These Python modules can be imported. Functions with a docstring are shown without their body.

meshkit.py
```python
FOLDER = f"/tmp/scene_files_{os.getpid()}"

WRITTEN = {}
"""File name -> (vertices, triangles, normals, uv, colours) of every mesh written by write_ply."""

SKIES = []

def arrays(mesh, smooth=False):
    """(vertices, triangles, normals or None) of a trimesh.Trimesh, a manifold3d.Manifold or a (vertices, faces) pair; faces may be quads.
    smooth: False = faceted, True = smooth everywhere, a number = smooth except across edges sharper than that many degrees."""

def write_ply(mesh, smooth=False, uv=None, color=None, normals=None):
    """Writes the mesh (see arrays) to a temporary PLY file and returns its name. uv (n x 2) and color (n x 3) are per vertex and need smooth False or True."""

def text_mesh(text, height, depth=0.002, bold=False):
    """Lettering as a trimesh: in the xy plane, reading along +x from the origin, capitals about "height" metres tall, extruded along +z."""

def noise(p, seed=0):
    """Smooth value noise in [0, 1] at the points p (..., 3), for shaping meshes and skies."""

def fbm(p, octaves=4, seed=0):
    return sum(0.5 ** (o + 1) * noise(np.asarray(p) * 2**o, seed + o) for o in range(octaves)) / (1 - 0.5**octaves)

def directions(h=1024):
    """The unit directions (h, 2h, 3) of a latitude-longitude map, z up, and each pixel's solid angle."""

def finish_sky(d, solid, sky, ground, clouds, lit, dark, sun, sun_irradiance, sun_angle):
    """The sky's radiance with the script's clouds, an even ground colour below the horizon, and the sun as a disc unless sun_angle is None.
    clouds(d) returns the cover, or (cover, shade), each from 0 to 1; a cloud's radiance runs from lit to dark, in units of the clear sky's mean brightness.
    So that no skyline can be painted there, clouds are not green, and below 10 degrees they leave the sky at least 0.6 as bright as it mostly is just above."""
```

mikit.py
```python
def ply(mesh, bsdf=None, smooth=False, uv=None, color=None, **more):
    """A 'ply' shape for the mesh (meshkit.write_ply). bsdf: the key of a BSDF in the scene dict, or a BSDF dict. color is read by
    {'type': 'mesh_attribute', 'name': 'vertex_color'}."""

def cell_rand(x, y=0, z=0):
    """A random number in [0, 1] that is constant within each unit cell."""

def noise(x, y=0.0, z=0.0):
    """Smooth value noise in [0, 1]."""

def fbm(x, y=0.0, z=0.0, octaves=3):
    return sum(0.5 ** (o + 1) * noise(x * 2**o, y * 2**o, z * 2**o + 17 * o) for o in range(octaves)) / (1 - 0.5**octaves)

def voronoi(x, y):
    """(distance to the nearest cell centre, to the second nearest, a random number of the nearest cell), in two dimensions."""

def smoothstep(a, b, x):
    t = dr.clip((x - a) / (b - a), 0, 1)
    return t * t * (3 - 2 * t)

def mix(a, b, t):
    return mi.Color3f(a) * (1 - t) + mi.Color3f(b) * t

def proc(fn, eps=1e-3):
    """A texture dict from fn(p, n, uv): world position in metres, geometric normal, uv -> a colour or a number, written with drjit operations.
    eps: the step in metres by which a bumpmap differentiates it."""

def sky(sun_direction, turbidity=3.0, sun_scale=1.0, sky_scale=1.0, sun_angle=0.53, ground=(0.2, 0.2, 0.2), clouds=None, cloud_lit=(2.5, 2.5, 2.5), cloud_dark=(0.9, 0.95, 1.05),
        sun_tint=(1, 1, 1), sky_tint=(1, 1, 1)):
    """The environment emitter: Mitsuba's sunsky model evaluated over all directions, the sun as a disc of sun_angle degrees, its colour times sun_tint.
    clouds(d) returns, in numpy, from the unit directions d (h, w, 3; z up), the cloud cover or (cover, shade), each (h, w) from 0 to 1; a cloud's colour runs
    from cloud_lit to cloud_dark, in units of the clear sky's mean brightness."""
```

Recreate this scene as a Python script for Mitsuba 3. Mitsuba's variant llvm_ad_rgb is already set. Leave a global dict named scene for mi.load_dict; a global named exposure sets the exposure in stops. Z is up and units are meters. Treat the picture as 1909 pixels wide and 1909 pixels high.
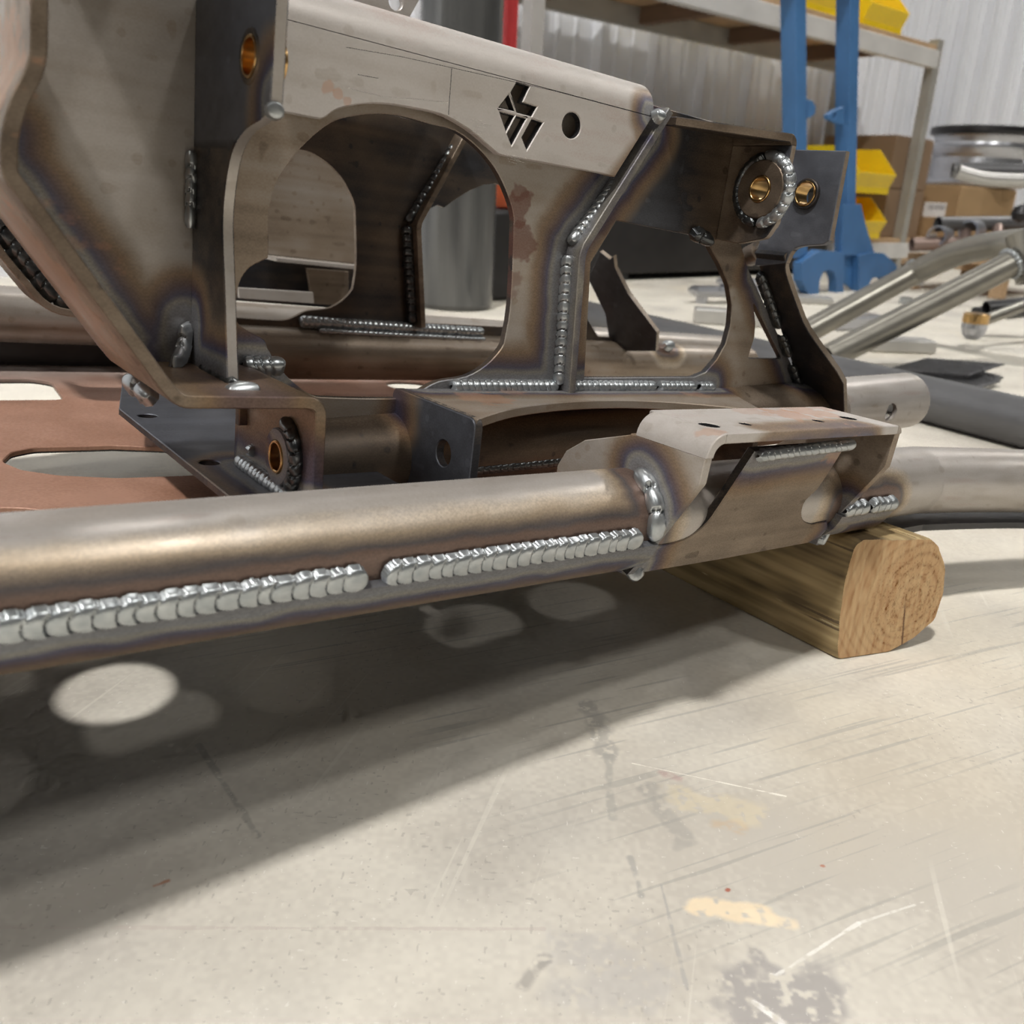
import math, random
import numpy as np, shapely, drjit as dr, mitsuba as mi
from shapely.geometry import Polygon, LineString, Point
from shapely.ops import unary_union
from scipy.spatial import Delaunay, cKDTree
import meshkit, mikit
from mikit import noise, fbm, smoothstep, mix

scene, labels = {}, {}
rng = np.random.default_rng(7)
T = mi.ScalarTransform4f

# ------------------------------------------------------------------ camera
F, C = 1650.0, 954.5                                   # focal length and centre of the 1909 px frame
_up = np.array([.05, -1, -.3664]); _up /= np.linalg.norm(_up)
_f = np.array([0, 0, 1.]) - _up * _up[2]; _f /= np.linalg.norm(_f)
ROT = np.array([np.cross(_f, _up), _f, _up])           # camera (x right, y down, z ahead) -> world
EYE = np.array([0, 0, .266])
_dir, _cup = ROT @ [0, 0, 1], -ROT @ np.array([0, 1, 0])
scene['camera'] = {'type': 'thinlens', 'fov': math.degrees(2 * math.atan(954.5 / F)), 'fov_axis': 'x', 'near_clip': .02, 'far_clip': 60.0,
                   'aperture_radius': .0011, 'focus_distance': .46,
                   'to_world': T().look_at(origin=EYE.tolist(), target=(EYE + _dir).tolist(), up=_cup.tolist())}

# ------------------------------------------------------------------ lamps of the workshop (ceiling high-bays)
exposure = 1.36
HA, HB = np.array([.758, .652, 0]), np.array([-.652, .758, 0])     # the hall's axes: along the back wall, towards it
MAIN, REST = 320.0, 40.0                                           # radiance of the lamp right over the work place and of the others
LAMPS = [(-2.0, -.64, 5.0, MAIN), (1.9, -2.4, 5.0, REST * 1.4), (-2.0, -3.6, 5.0, REST * 1.2), (1.9, -3.7, 5.0, REST * 1.2), (5.6, -2.7, 5.0, REST), (-5.8, -2.7, 5.0, REST),
         (1.7, 1.3, 5.0, REST * .45), (-5.4, 1.3, 5.0, REST * .6), (6.6, .7, 5.0, REST * 3.0)]
WARM = (1.0, .975, .93)


def hall(a, b, z): return HA * a + HB * b + np.array([0, 0, z])


# ------------------------------------------------------------------ rays of the photograph and the frame's own axes (u along the rails, v across, w up)
def ray(x, y): return ROT @ np.array([(x - C) / F, (y - C) / F, 1.])
def at_depth(x, y, z): return EYE + ray(x, y) * z
def on_floor(x, y, h=0.): d = ray(x, y); return EYE + d * ((h - EYE[2]) / d[2])


A0 = at_depth(0, 1093, .268)
U = at_depth(1700, 895, .585) - A0; U /= np.linalg.norm(U)
V = np.array([-U[1], U[0], 0]); V /= np.linalg.norm(V)
W = np.cross(U, V)
AX = np.array([U, V, W])
def uvw(p): return (np.asarray(p) - A0) @ AX.T
def xyz(q): return A0 + np.asarray(q, float) @ AX


def meet(x, y, k, val):
    o, d = AX @ (EYE - A0), AX @ ray(x, y)
    return o + d * ((val - o[k]) / d[k])


def PV(v, *pts): return [tuple(meet(x, y, 1, v)[[0, 2]]) for x, y in pts]      # pixels -> (u, w) on the plane v
def PU(u, *pts): return [tuple(meet(x, y, 0, u)[[1, 2]]) for x, y in pts]      # pixels -> (v, w) on the plane u
def PW(w, *pts): return [tuple(meet(x, y, 2, w)[[0, 1]]) for x, y in pts]      # pixels -> (u, v) on the plane w


def on_plane(o, n, x, y):
    d = ray(x, y); return EYE + d * (((np.asarray(o) - EYE) @ n) / (d @ n))


def in_hall_b(x, y, b):
    d = ray(x, y); return EYE + d * ((b - EYE @ HB) / (d @ HB))


# ------------------------------------------------------------------ materials
def ramp(t, stops):
    c = mi.Color3f(stops[0][1])
    for (a, _), (b, col) in zip(stops, stops[1:]):
        c = mix(c, col, dr.clip((t - a) / (b - a), 0, 1))
    return c


MILL = [(-1.0, (.25, .265, .30)), (-.5, (.11, .118, .14)), (-.15, (.05, .052, .06)), (0, (.03, .03, .034)), (.25, (.12, .09, .065)), (.5, (.27, .215, .165)), (.75, (.36, .325, .29)), (1.0, (.45, .42, .395)), (1.5, (.28, .12, .08)), (2.0, (.30, .09, .05))]


def frame_axes(p):
    x, y, z = p.x - float(A0[0]), p.y - float(A0[1]), p.z - float(A0[2])
    return [x * float(e[0]) + y * float(e[1]) + z * float(e[2]) for e in AX]


RUST = []                                               # (centre, radius, strength, colour), filled where the parts are built


def make_steel(heat, streaky=.2):
    def steel(p, n, uv):
        u, v, w = frame_axes(p)
        cloud = fbm(u * 28, v * 28, w * 28, 3)
        streak = fbm(u * 9, v * 170, w * 170 + 3, 2)
        fine = noise(p.x * 1400, p.y * 1400, p.z * 1400)
        spots = smoothstep(.80, .9, noise(u * 160, v * 160, w * 160))
        tone = uv.y + (cloud - .5) * .34 + (streak - .5) * streaky + (fine - .5) * .09 - spots * .12
        base = ramp(tone, MILL)
        d = uv.x + (fbm(u * 70, v * 70, w * 70 + 9, 2) - .5) * .006 + (streak - .5) * (streaky - .2) * .03
        hot = ramp(d, heat)
        k = 1 - smoothstep(heat[-2][0], heat[-1][0], d)
        hot = hot * (.8 + .4 * fine)
        c = mix(base, hot, k * .88)
        edge = (fbm(p.x * 190, p.y * 190, p.z * 190, 3) - .5) * 1.7
        for o, r, s, col in RUST if streaky < .3 else ():
            q = dr.sqrt(dr.square(p.x - float(o[0])) + dr.square(p.y - float(o[1])) + dr.square(p.z - float(o[2]))) / r
            c = mix(c, col, smoothstep(1.15, .75, q + edge) * s * (.75 + .25 * fine))
        return c
    return steel


HEAT_PLATE = [(0.0, (.16, .16, .17)), (.004, (.185, .19, .205)), (.007, (.22, .21, .185)), (.0105, (.06, .06, .105)), (.0145, (.085, .055, .06)), (.021, (.19, .125, .075)), (.034, (.24, .18, .12))]
HEAT_RAIL = [(0.0, (.10, .055, .04)), (.007, (.13, .075, .055)), (.0105, (.07, .06, .065)), (.0135, (.16, .12, .09)), (.018, (.34, .26, .175)), (.024, (.45, .38, .30)), (.032, (.46, .41, .36))]


def rough_map(p, n, uv): return .34 + .22 * fbm(p.x * 45, p.y * 45, p.z * 45, 2)


def two(b): return {'type': 'twosided', 'bsdf': b}


def bump(b, fn, scale, eps=4e-4): return {'type': 'bumpmap', 'arbitrary': mikit.proc(fn, eps), 'scale': scale, 'bsdf': b}


def principled(color, rough, metal=0., **kw):
    c = color if isinstance(color, dict) else {'type': 'rgb', 'value': list(color)}
    return {'type': 'principled', 'base_color': c, 'roughness': rough, 'metallic': metal, **kw}


scene['m_steel'] = two(principled(mikit.proc(make_steel(HEAT_PLATE)), mikit.proc(rough_map), .62, specular=.5))
scene['m_sheet'] = two(principled({'type': 'proc', **{k: v for k, v in scene['m_steel']['bsdf']['base_color'].items() if k != 'type'}}, mikit.proc(rough_map), .25, specular=.5))
scene['m_rail'] = two(principled(mikit.proc(make_steel(HEAT_RAIL, .42)), mikit.proc(lambda p, n, uv: .30 + .16 * fbm(p.x * 45, p.y * 45, p.z * 45, 2)), .55, specular=.5))


def pan_color(p, n, uv):
    u, v, w = frame_axes(p)
    cloud = fbm(u * 14, v * 14, 2., 3)
    bare = smoothstep(.40, .56, v + (cloud - .5) * .1 - u * .12)
    c = ramp(cloud + (noise(u * 900, v * 900, 1.) - .5) * .2, [(.2, (.20, .10, .066)), (.5, (.30, .155, .102)), (.8, (.37, .205, .145))])
    return mix(c, (.42, .38, .36), bare)


scene['m_pan'] = two(principled(mikit.proc(pan_color), .55, .2))
scene['m_weld'] = two(principled(mikit.proc(lambda p, n, uv: mix((.32, .35, .37), (.52, .54, .55), fbm(p.x * 300, p.y * 300, p.z * 300, 2))), .30, .85))
scene['m_weld_dark'] = two(principled(mikit.proc(lambda p, n, uv: mix((.035, .038, .042), (.16, .168, .17), fbm(p.x * 260, p.y * 260, p.z * 260, 2))), .26, .9))
scene['m_bronze'] = two(principled((.62, .40, .17), .22, 1.))
scene['m_mark'] = two(principled((.03, .028, .03), .6))
scene['m_scratch'] = two(principled((.72, .69, .66), .3, .8))
scene['m_bolt'] = two(principled((.55, .58, .60), .25, 1.))


def near_line(x, y, a, b):
    dx, dy = b[0] - a[0], b[1] - a[1]
    t = dr.clip(((x - a[0]) * dx + (y - a[1]) * dy) / (dx * dx + dy * dy), 0, 1)
    return dr.sqrt(dr.square(x - a[0] - t * dx) + dr.square(y - a[1] - t * dy))


MARKS = [((.094, .236), (.116, .239), .020, (.33, .31, .30), .8),            # dark grey patch
         ((.094, .236), (.102, .228), .0013, (.86, .84, .80), .9), ((.104, .247), (.145, .275), .0009, (.84, .82, .77), .7), ((.145, .275), (.176, .288), .0008, (.84, .82, .77), .5),
         ((.082, .280), (.108, .276), .0062, (.80, .66, .46), .8), ((.104, .275), (.118, .272), .0045, (.80, .68, .50), .7),
         ((.047, .426), (.055, .380), .0075, (.30, .29, .27), .5), ((.055, .380), (.052, .330), .003, (.34, .33, .30), .5), ((.058, .305), (.060, .284), .0025, (.33, .32, .30), .6),
         ((.071, .352), (.083, .318), .0065, (.33, .315, .29), .5), ((.069, .29), (.071, .24), .0012, (.36, .35, .33), .6),
         ((.096, .289), (.0965, .2895), .0016, (.36, .12, .08), .95), ((.140, .306), (.1405, .306), .0012, (.42, .16, .10), .8), ((.079, .366), (.088, .362), .004, (.45, .33, .30), .7),
         ((-.134, .276), (-.130, .279), .0016, (.42, .20, .12), .8), ((-.149, .369), (-.102, .307), .0022, (.30, .29, .26), .5), ((.039, .248), (.052, .246), .022, (.44, .42, .40), .55),
         ((.066, .372), (.137, .352), .0006, (.86, .83, .75), .7), ((-.2, .251), (.02, .264), .0011, (.47, .41, .37), .5), ((.012, .238), (.02, .25), .0035, (.28, .26, .24), .6),
         ((.10, .33), (.108, .328), .006, (.52, .40, .27), .6), ((.088, .345), (.112, .341), .012, (.62, .54, .38), .5)]


def floor_marks(c, x, y):
    """Single stains, scrapes and hairline cracks of the slab around the timber block."""
    n1, n2 = fbm(x * 90, y * 90, 3., 3), fbm(x * 300, y * 300, 5., 2)
    for a, b, wd, col, k in MARKS:
        d = near_line(x, y, a, b) / wd + (n1 - .5) * 1.5
        c = mix(c, col, smoothstep(1.0, .35, d) * k * smoothstep(.25, .62, n2 + .12))
    return c


def concrete(p, n, uv):
    x, y = p.x, p.y
    big = fbm(x * 3.2, y * 3.2, 1., 4)
    mid = fbm(x * 16 + 5, y * 16, 4., 3)
    fine = noise(x * 420, y * 420, 2.)
    c = ramp(big * .55 + mid * .35 + fine * .1, [(.30, (.49, .455, .40)), (.5, (.615, .58, .51)), (.70, (.68, .645, .565))])
    c = mix(c, (.60, .50, .34), smoothstep(.55, .78, fbm(x * 5 + 31, y * 5 + 7, 8., 4)) * .22)
    c = mix(c, (.36, .345, .33), smoothstep(.55, .80, fbm(x * 7 + 3, y * 7 + 17, 5., 4)) * .35)
    # scuffs and scrapes lying in one direction, pits and specks
    s, t = x * .9 + y * .44, -x * .44 + y * .9
    scuff = smoothstep(.66, .82, fbm(s * 14, t * 420, 3., 2)) * smoothstep(.52, .66, fbm(x * 6, y * 6, 12., 2))
    c = mix(c, (.30, .295, .27), scuff * .38)
    s2, t2 = x * .25 + y * .97, -x * .97 + y * .25
    scrape = smoothstep(.72, .84, fbm(s2 * 9, t2 * 380, 6., 2)) * smoothstep(.55, .68, fbm(x * 5 + 9, y * 5, 2., 2))
    c = mix(c, (.74, .71, .63), scrape * .28)
    speck = smoothstep(.88, .94, noise(x * 520, y * 520, 7.)) * smoothstep(.5, .75, noise(x * 12, y * 12, 3.))
    c = mix(c, (.26, .24, .21), speck * .32)
    c = floor_marks(c, x, y)
    white = smoothstep(.94, .97, noise(x * 600 + 50, y * 600, 9.))
    return mix(c, (.83, .81, .76), white * .35)


scene['m_floor'] = bump(principled(mikit.proc(concrete), mikit.proc(lambda p, n, uv: .5 + .25 * fbm(p.x * 20, p.y * 20, 3., 2)), 0., specular=.22),
                        lambda p, n, uv: fbm(p.x * 260, p.y * 260, 1., 3), .0006, 8e-4)


def wall_paint(p, n, uv):
    return mix((.74, .76, .81), (.80, .82, .87), fbm(p.x * 2, p.y * 2, p.z * .7, 3))


scene['m_wall'] = two(principled(mikit.proc(wall_paint), .26, 0., specular=.6))
scene['m_hall'] = two(principled((.07, .07, .07), .7))
scene['m_lamp_case'] = two(principled((.55, .55, .56), .4, .3))


def plain(name, col, rough=.5, metal=0., vary=.12, scale=20., **kw):
    lo, hi = [tuple(x * k for x in col) for k in (1 - vary, 1 + vary)]
    scene['m_' + name] = two(principled(mikit.proc(lambda p, n, uv: mix(lo, hi, fbm(p.x * scale, p.y * scale, p.z * scale, 3))), rough, metal, **kw))


plain('blue', (.055, .16, .36), .42, vary=.2, scale=9)
plain('yellow', (.86, .62, .015), .38, vary=.06)
plain('card', (.22, .145, .09), .8, vary=.18, scale=6)
plain('card_tan', (.36, .235, .12), .8, vary=.12, scale=8)
plain('card_grey', (.24, .19, .18), .8, vary=.2, scale=7)
plain('paper', (.82, .82, .82), .7, vary=.02)
plain('ink', (.16, .16, .18), .7, vary=.02)
plain('white_metal', (.62, .61, .60), .45, .1, vary=.15, scale=12)
plain('grey_post', (.40, .39, .36), .45, .35, vary=.14, scale=14)
plain('board', (.46, .31, .18), .75, vary=.25, scale=16)
plain('under', (.16, .10, .065), .85, vary=.2)
plain('dark', (.018, .016, .015), .5, vary=.3)
plain('black', (.015, .015, .017), .35, vary=.2)
plain('red', (.62, .05, .055), .4, vary=.1)
plain('orange', (.75, .16, .06), .4, vary=.1)
plain('silver', (.55, .56, .60), .28, .85, vary=.1, scale=9)
plain('pale_blue', (.26, .30, .52), .4, .35, vary=.1, scale=9)
plain('tube', (.30, .285, .25), .32, .75, vary=.22, scale=24)
plain('dark_tube', (.135, .135, .14), .42, .55, vary=.22, scale=18)
plain('brown_tube', (.33, .24, .21), .42, .6, vary=.2, scale=15)
scene['m_galv'] = two(principled(mikit.proc(lambda p, n, uv: mix((.075, .078, .08), (.21, .212, .21), fbm(p.x * 46, p.y * 46, p.z * 3, 3))), .22, .55))
plain('mesh_sheet', (.10, .10, .105), .5, .5, vary=.3, scale=60)
plain('alu', (.58, .57, .55), .35, .7, vary=.12, scale=25)


def wood_side(p, n, uv):
    x, y, z = wood_axes(p)
    g = fbm(x * 8, y * 150, z * 150, 3)
    c = ramp(g + (fbm(x * 30, y * 60, z * 60, 2) - .5) * .5, [(.25, (.11, .075, .035)), (.5, (.25, .18, .085)), (.75, (.38, .285, .15))])
    crack = smoothstep(.79, .85, fbm(x * 5 + 2, y * 190 + 1, z * 190, 2))
    c = mix(c, (.07, .045, .025), crack * .8)
    chip = smoothstep(.76, .86, fbm(x * 45, y * 260, z * 260, 2))
    return mix(c, (.66, .56, .38), chip * .55)


def wood_end(p, n, uv):
    x, y, z = wood_axes(p)
    ry, rz = y - .038, z - .038
    r = dr.sqrt(ry * ry * 1.0 + rz * rz * .8) + (fbm(y * 40, z * 40, 1., 2) - .5) * .008
    k = r * 165
    ring = .5 + .5 * dr.cos(6.2832 * k)
    ring = ring * ring * ring
    c = mix((.45, .29, .15), (.30, .17, .078), ring * .42)
    pore = smoothstep(.60, .78, noise(y * 1100, z * 800, 3.)) * smoothstep(.046, .014, r) * (.45 + .55 * ring)
    c = mix(c, (.22, .12, .045), pore * .8)
    c = mix(c, (.62, .47, .27), (fbm(y * 500, z * 120, 2., 2) - .5) * .9)
    crack = smoothstep(.0009, .0003, dr.abs(ry + .003 + (rz + .02) * .16)) * smoothstep(.004, -.008, rz + .004)
    return mix(c, (.12, .06, .03), crack * .9)


# ------------------------------------------------------------------ meshes: (vertices, triangles, normals)
def join(*ms):
    vs, fs, ns, at = [], [], [], 0
    for v, f, n in ms:
        vs.append(v); fs.append(f + at); ns.append(n); at += len(v)
    return np.vstack(vs), np.vstack(fs), np.vstack(ns)


def flat(v, f):
    """Every triangle with corners of its own and its face normal."""
    v, f = np.asarray(v, float), np.asarray(f, int)
    t = v[f]
    n = np.cross(t[:, 1] - t[:, 0], t[:, 2] - t[:, 0])
    n /= np.linalg.norm(n, axis=1, keepdims=True) + 1e-20
    return t.reshape(-1, 3), np.arange(len(f) * 3).reshape(-1, 3), np.repeat(n, 3, 0)


def smooth(v, f):
    v, f = np.asarray(v, float), np.asarray(f, int)
    n, fc = np.zeros_like(v), np.cross(v[f[:, 1]] - v[f[:, 0]], v[f[:, 2]] - v[f[:, 0]])
    for k in range(3):
        np.add.at(n, f[:, k], fc)
    return v, f, n / (np.linalg.norm(n, axis=1, keepdims=True) + 1e-20)


def move(m, M, o):
    """Local axes given as the rows of M, and the origin."""
    v, f, n = m
    M = np.asarray(M, float)
    return v @ M + o, f, n @ M


def grid(P, close_j=False):
    """P (i, j, 3) -> a smooth sheet."""
    i, j = P.shape[:2]
    a, b = np.meshgrid(np.arange(i - 1), np.arange(j if close_j else j - 1), indexing='ij')
    k = lambda a, b: a * j + b % j
    q = np.stack([k(a, b), k(a + 1, b), k(a + 1, b + 1), k(a, b + 1)], -1).reshape(-1, 4)
    return smooth(P.reshape(-1, 3), np.vstack([q[:, [0, 1, 2]], q[:, [0, 2, 3]]]))


def turned(m):
    return m[0], m[1][:, ::-1], -m[2]


def resample(ring, step):
    ring = np.asarray(ring, float)
    out = []
    for a, b in zip(ring, np.roll(ring, -1, 0)):
        k = max(1, int(math.ceil(np.linalg.norm(b - a) / step)))
        out.append(a + (b - a) * (np.arange(k) / k)[:, None])
    return np.vstack(out)


def ring_normals(r):
    e = np.roll(r, -1, 0) - r
    e /= np.linalg.norm(e, axis=1, keepdims=True) + 1e-12
    en = np.stack([e[:, 1], -e[:, 0]], 1)
    m = en + np.roll(en, 1, 0)
    c = np.maximum((m * m).sum(1, keepdims=True) / 2, .35)
    return en, m / c            # edge normals (outward for an anticlockwise ring), miter vectors


def plate(poly, t, step=.006, cham=.0004, back=True):
    """A plate in its own axes: outline in x and y, from z = 0 (front) down to -t, edges chamfered. Dense enough to carry heat tint."""
    if not isinstance(poly, Polygon):
        poly = Polygon(poly)
    cham = max(cham, 1e-7)
    poly = shapely.geometry.polygon.orient(poly.buffer(0) if not poly.is_valid else poly, 1.0)
    rings = [np.array(r.coords)[:-1] for r in (poly.exterior, *poly.interiors)]
    rings = [resample(shapely_dedup(r), step) for r in rings]
    parts, inset = [], []
    for r in rings:
        en, mt = ring_normals(r)
        r0 = r - mt * cham
        inset.append(r0)
        n2 = np.roll(np.arange(len(r)), -1)
        lv = [np.c_[r0, np.full(len(r), 0.)], np.c_[r, np.full(len(r), -cham)], np.c_[r, np.full(len(r), -t + cham)], np.c_[r0, np.full(len(r), -t)]]
        turn = np.degrees(np.arccos(np.clip((en * np.roll(en, 1, 0)).sum(1), -1, 1)))
        vn = np.where((turn < 32)[:, None], (en + np.roll(en, 1, 0)), 0)
        for hi, lo, kz in ((lv[0], lv[1], 1), (lv[1], lv[2], 0), (lv[2], lv[3], -1)):
            v = np.stack([hi, lo, lo[n2], hi[n2]], 1)                       # per edge
            na, nb = np.where((turn < 32)[:, None], vn, en), np.where((turn < 32)[n2][:, None], vn[n2], en)
            nn = np.stack([na, na, nb, nb], 1)
            nn = np.concatenate([nn / (np.linalg.norm(nn, axis=2, keepdims=True) + 1e-12), np.full(nn.shape[:2] + (1,), float(kz))], 2)
            nn /= np.linalg.norm(nn, axis=2, keepdims=True)
            k = np.arange(len(r))[:, None] * 4
            parts.append((v.reshape(-1, 3), np.vstack([k + [0, 1, 2], k + [0, 2, 3]]), nn.reshape(-1, 3)))
    b = np.vstack(inset)
    core = Polygon(inset[0], inset[1:])
    core = core if core.is_valid else core.buffer(0)
    x0, y0, x1, y1 = core.bounds
    gx, gy = np.meshgrid(np.arange(x0 + step / 2, x1, step), np.arange(y0 + step / 2, y1, step * .87))
    gx = gx + (np.arange(gx.shape[0]) % 2)[:, None] * step / 2
    g = np.c_[gx.ravel(), gy.ravel()]
    if len(g):
        near = core.buffer(-step * .45)
        g = g[shapely.contains_xy(near, g[:, 0], g[:, 1])] if not near.is_empty else g[:0]
    pts = np.vstack([b, g])
    tri = Delaunay(pts).simplices
    c = pts[tri].mean(1)
    tri = tri[shapely.contains_xy(core, c[:, 0], c[:, 1])]
    p = pts[tri]
    e1, e2 = p[:, 1] - p[:, 0], p[:, 2] - p[:, 0]
    area = e1[:, 0] * e2[:, 1] - e1[:, 1] * e2[:, 0]
    tri = tri[np.abs(area) > 1e-12]
    area = area[np.abs(area) > 1e-12]
    tri = np.where(area[:, None] < 0, tri[:, ::-1], tri)
    z = np.zeros(len(pts))
    up = np.tile([0, 0, 1.], (len(pts), 1))
    parts.append((np.c_[pts, z], tri, up))
    if back:
        parts.append((np.c_[pts, z - t], tri[:, ::-1], -up))
    return join(*parts)


def shapely_dedup(r):
    keep = np.linalg.norm(r - np.roll(r, 1, 0), axis=1) > 1e-6
    return r[keep]


def rounded(pts, rad, n=6):
    """A polygon with rounded corners; rad: one radius or one for each corner."""
    pts = np.asarray(pts, float)
    rad = np.broadcast_to(rad, (len(pts),))
    out = []
    for k in range(len(pts)):
        p, a, b = pts[k], pts[k - 1] - pts[k], pts[(k + 1) % len(pts)] - pts[k]
        la, lb = np.linalg.norm(a), np.linalg.norm(b)
        ang = math.acos(np.clip(a @ b / (la * lb), -1, 1))
        d = min(rad[k] / math.tan(ang / 2), .48 * la, .48 * lb) if rad[k] > 0 and ang < 3.1 else 0
        if d <= 1e-7:
            out.append(p); continue
        s, e = p + a / la * d, p + b / lb * d
        for q in np.linspace(0, 1, n):
            out.append((1 - q) ** 2 * s + 2 * q * (1 - q) * p + q * q * e)
    return np.array(out)


def bent(path, rad, n=6):
    """An open path with rounded bends."""
    p = np.asarray(path, float)
    out = [p[0]]
    for k in range(1, len(p) - 1):
        a, b = p[k - 1] - p[k], p[k + 1] - p[k]
        la, lb = np.linalg.norm(a), np.linalg.norm(b)
        d = min(rad, .45 * la, .45 * lb)
        s, e = p[k] + a / la * d, p[k] + b / lb * d
        out += [(1 - q) ** 2 * s + 2 * q * (1 - q) * p[k] + q * q * e for q in np.linspace(0, 1, n)]
    return np.array(out + [p[-1]])


def curve(pts, n=8):
    """Catmull-Rom through the points."""
    p = np.asarray(pts, float)
    p = np.vstack([2 * p[0] - p[1], p, 2 * p[-1] - p[-2]])
    out = []
    for k in range(1, len(p) - 2):
        for q in np.arange(n) / n:
            out.append(.5 * (2 * p[k] + (p[k + 1] - p[k - 1]) * q + (2 * p[k - 1] - 5 * p[k] + 4 * p[k + 1] - p[k + 2]) * q * q + (3 * p[k] - p[k - 1] - 3 * p[k + 1] + p[k + 2]) * q ** 3))
    return np.array(out + [p[-2]])


def circle(c, r, n=40): a = np.arange(n) * 2 * np.pi / n; return np.c_[c[0] + r * np.cos(a), c[1] + r * np.sin(a)]


def along(path, step):
    p = np.asarray(path, float)
    out = [p[:1]]
    for a, b in zip(p, p[1:]):
        k = max(1, int(math.ceil(np.linalg.norm(b - a) / step)))
        out.append(a + (b - a) * (np.arange(1, k + 1) / k)[:, None])
    return np.vstack(out)


def frames(p, first=None):
    t = np.gradient(p, axis=0); t /= np.linalg.norm(t, axis=1, keepdims=True) + 1e-12
    a = first if first is not None else (np.cross(t[0], [0, 0, 1.]) if abs(t[0][2]) < .9 else np.cross(t[0], [1., 0, 0]))
    A, B = [], []
    for k in range(len(p)):
        a = a - t[k] * (a @ t[k]); a = a / np.linalg.norm(a)
        A.append(a); B.append(np.cross(t[k], a))
    return t, np.array(A), np.array(B)


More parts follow.
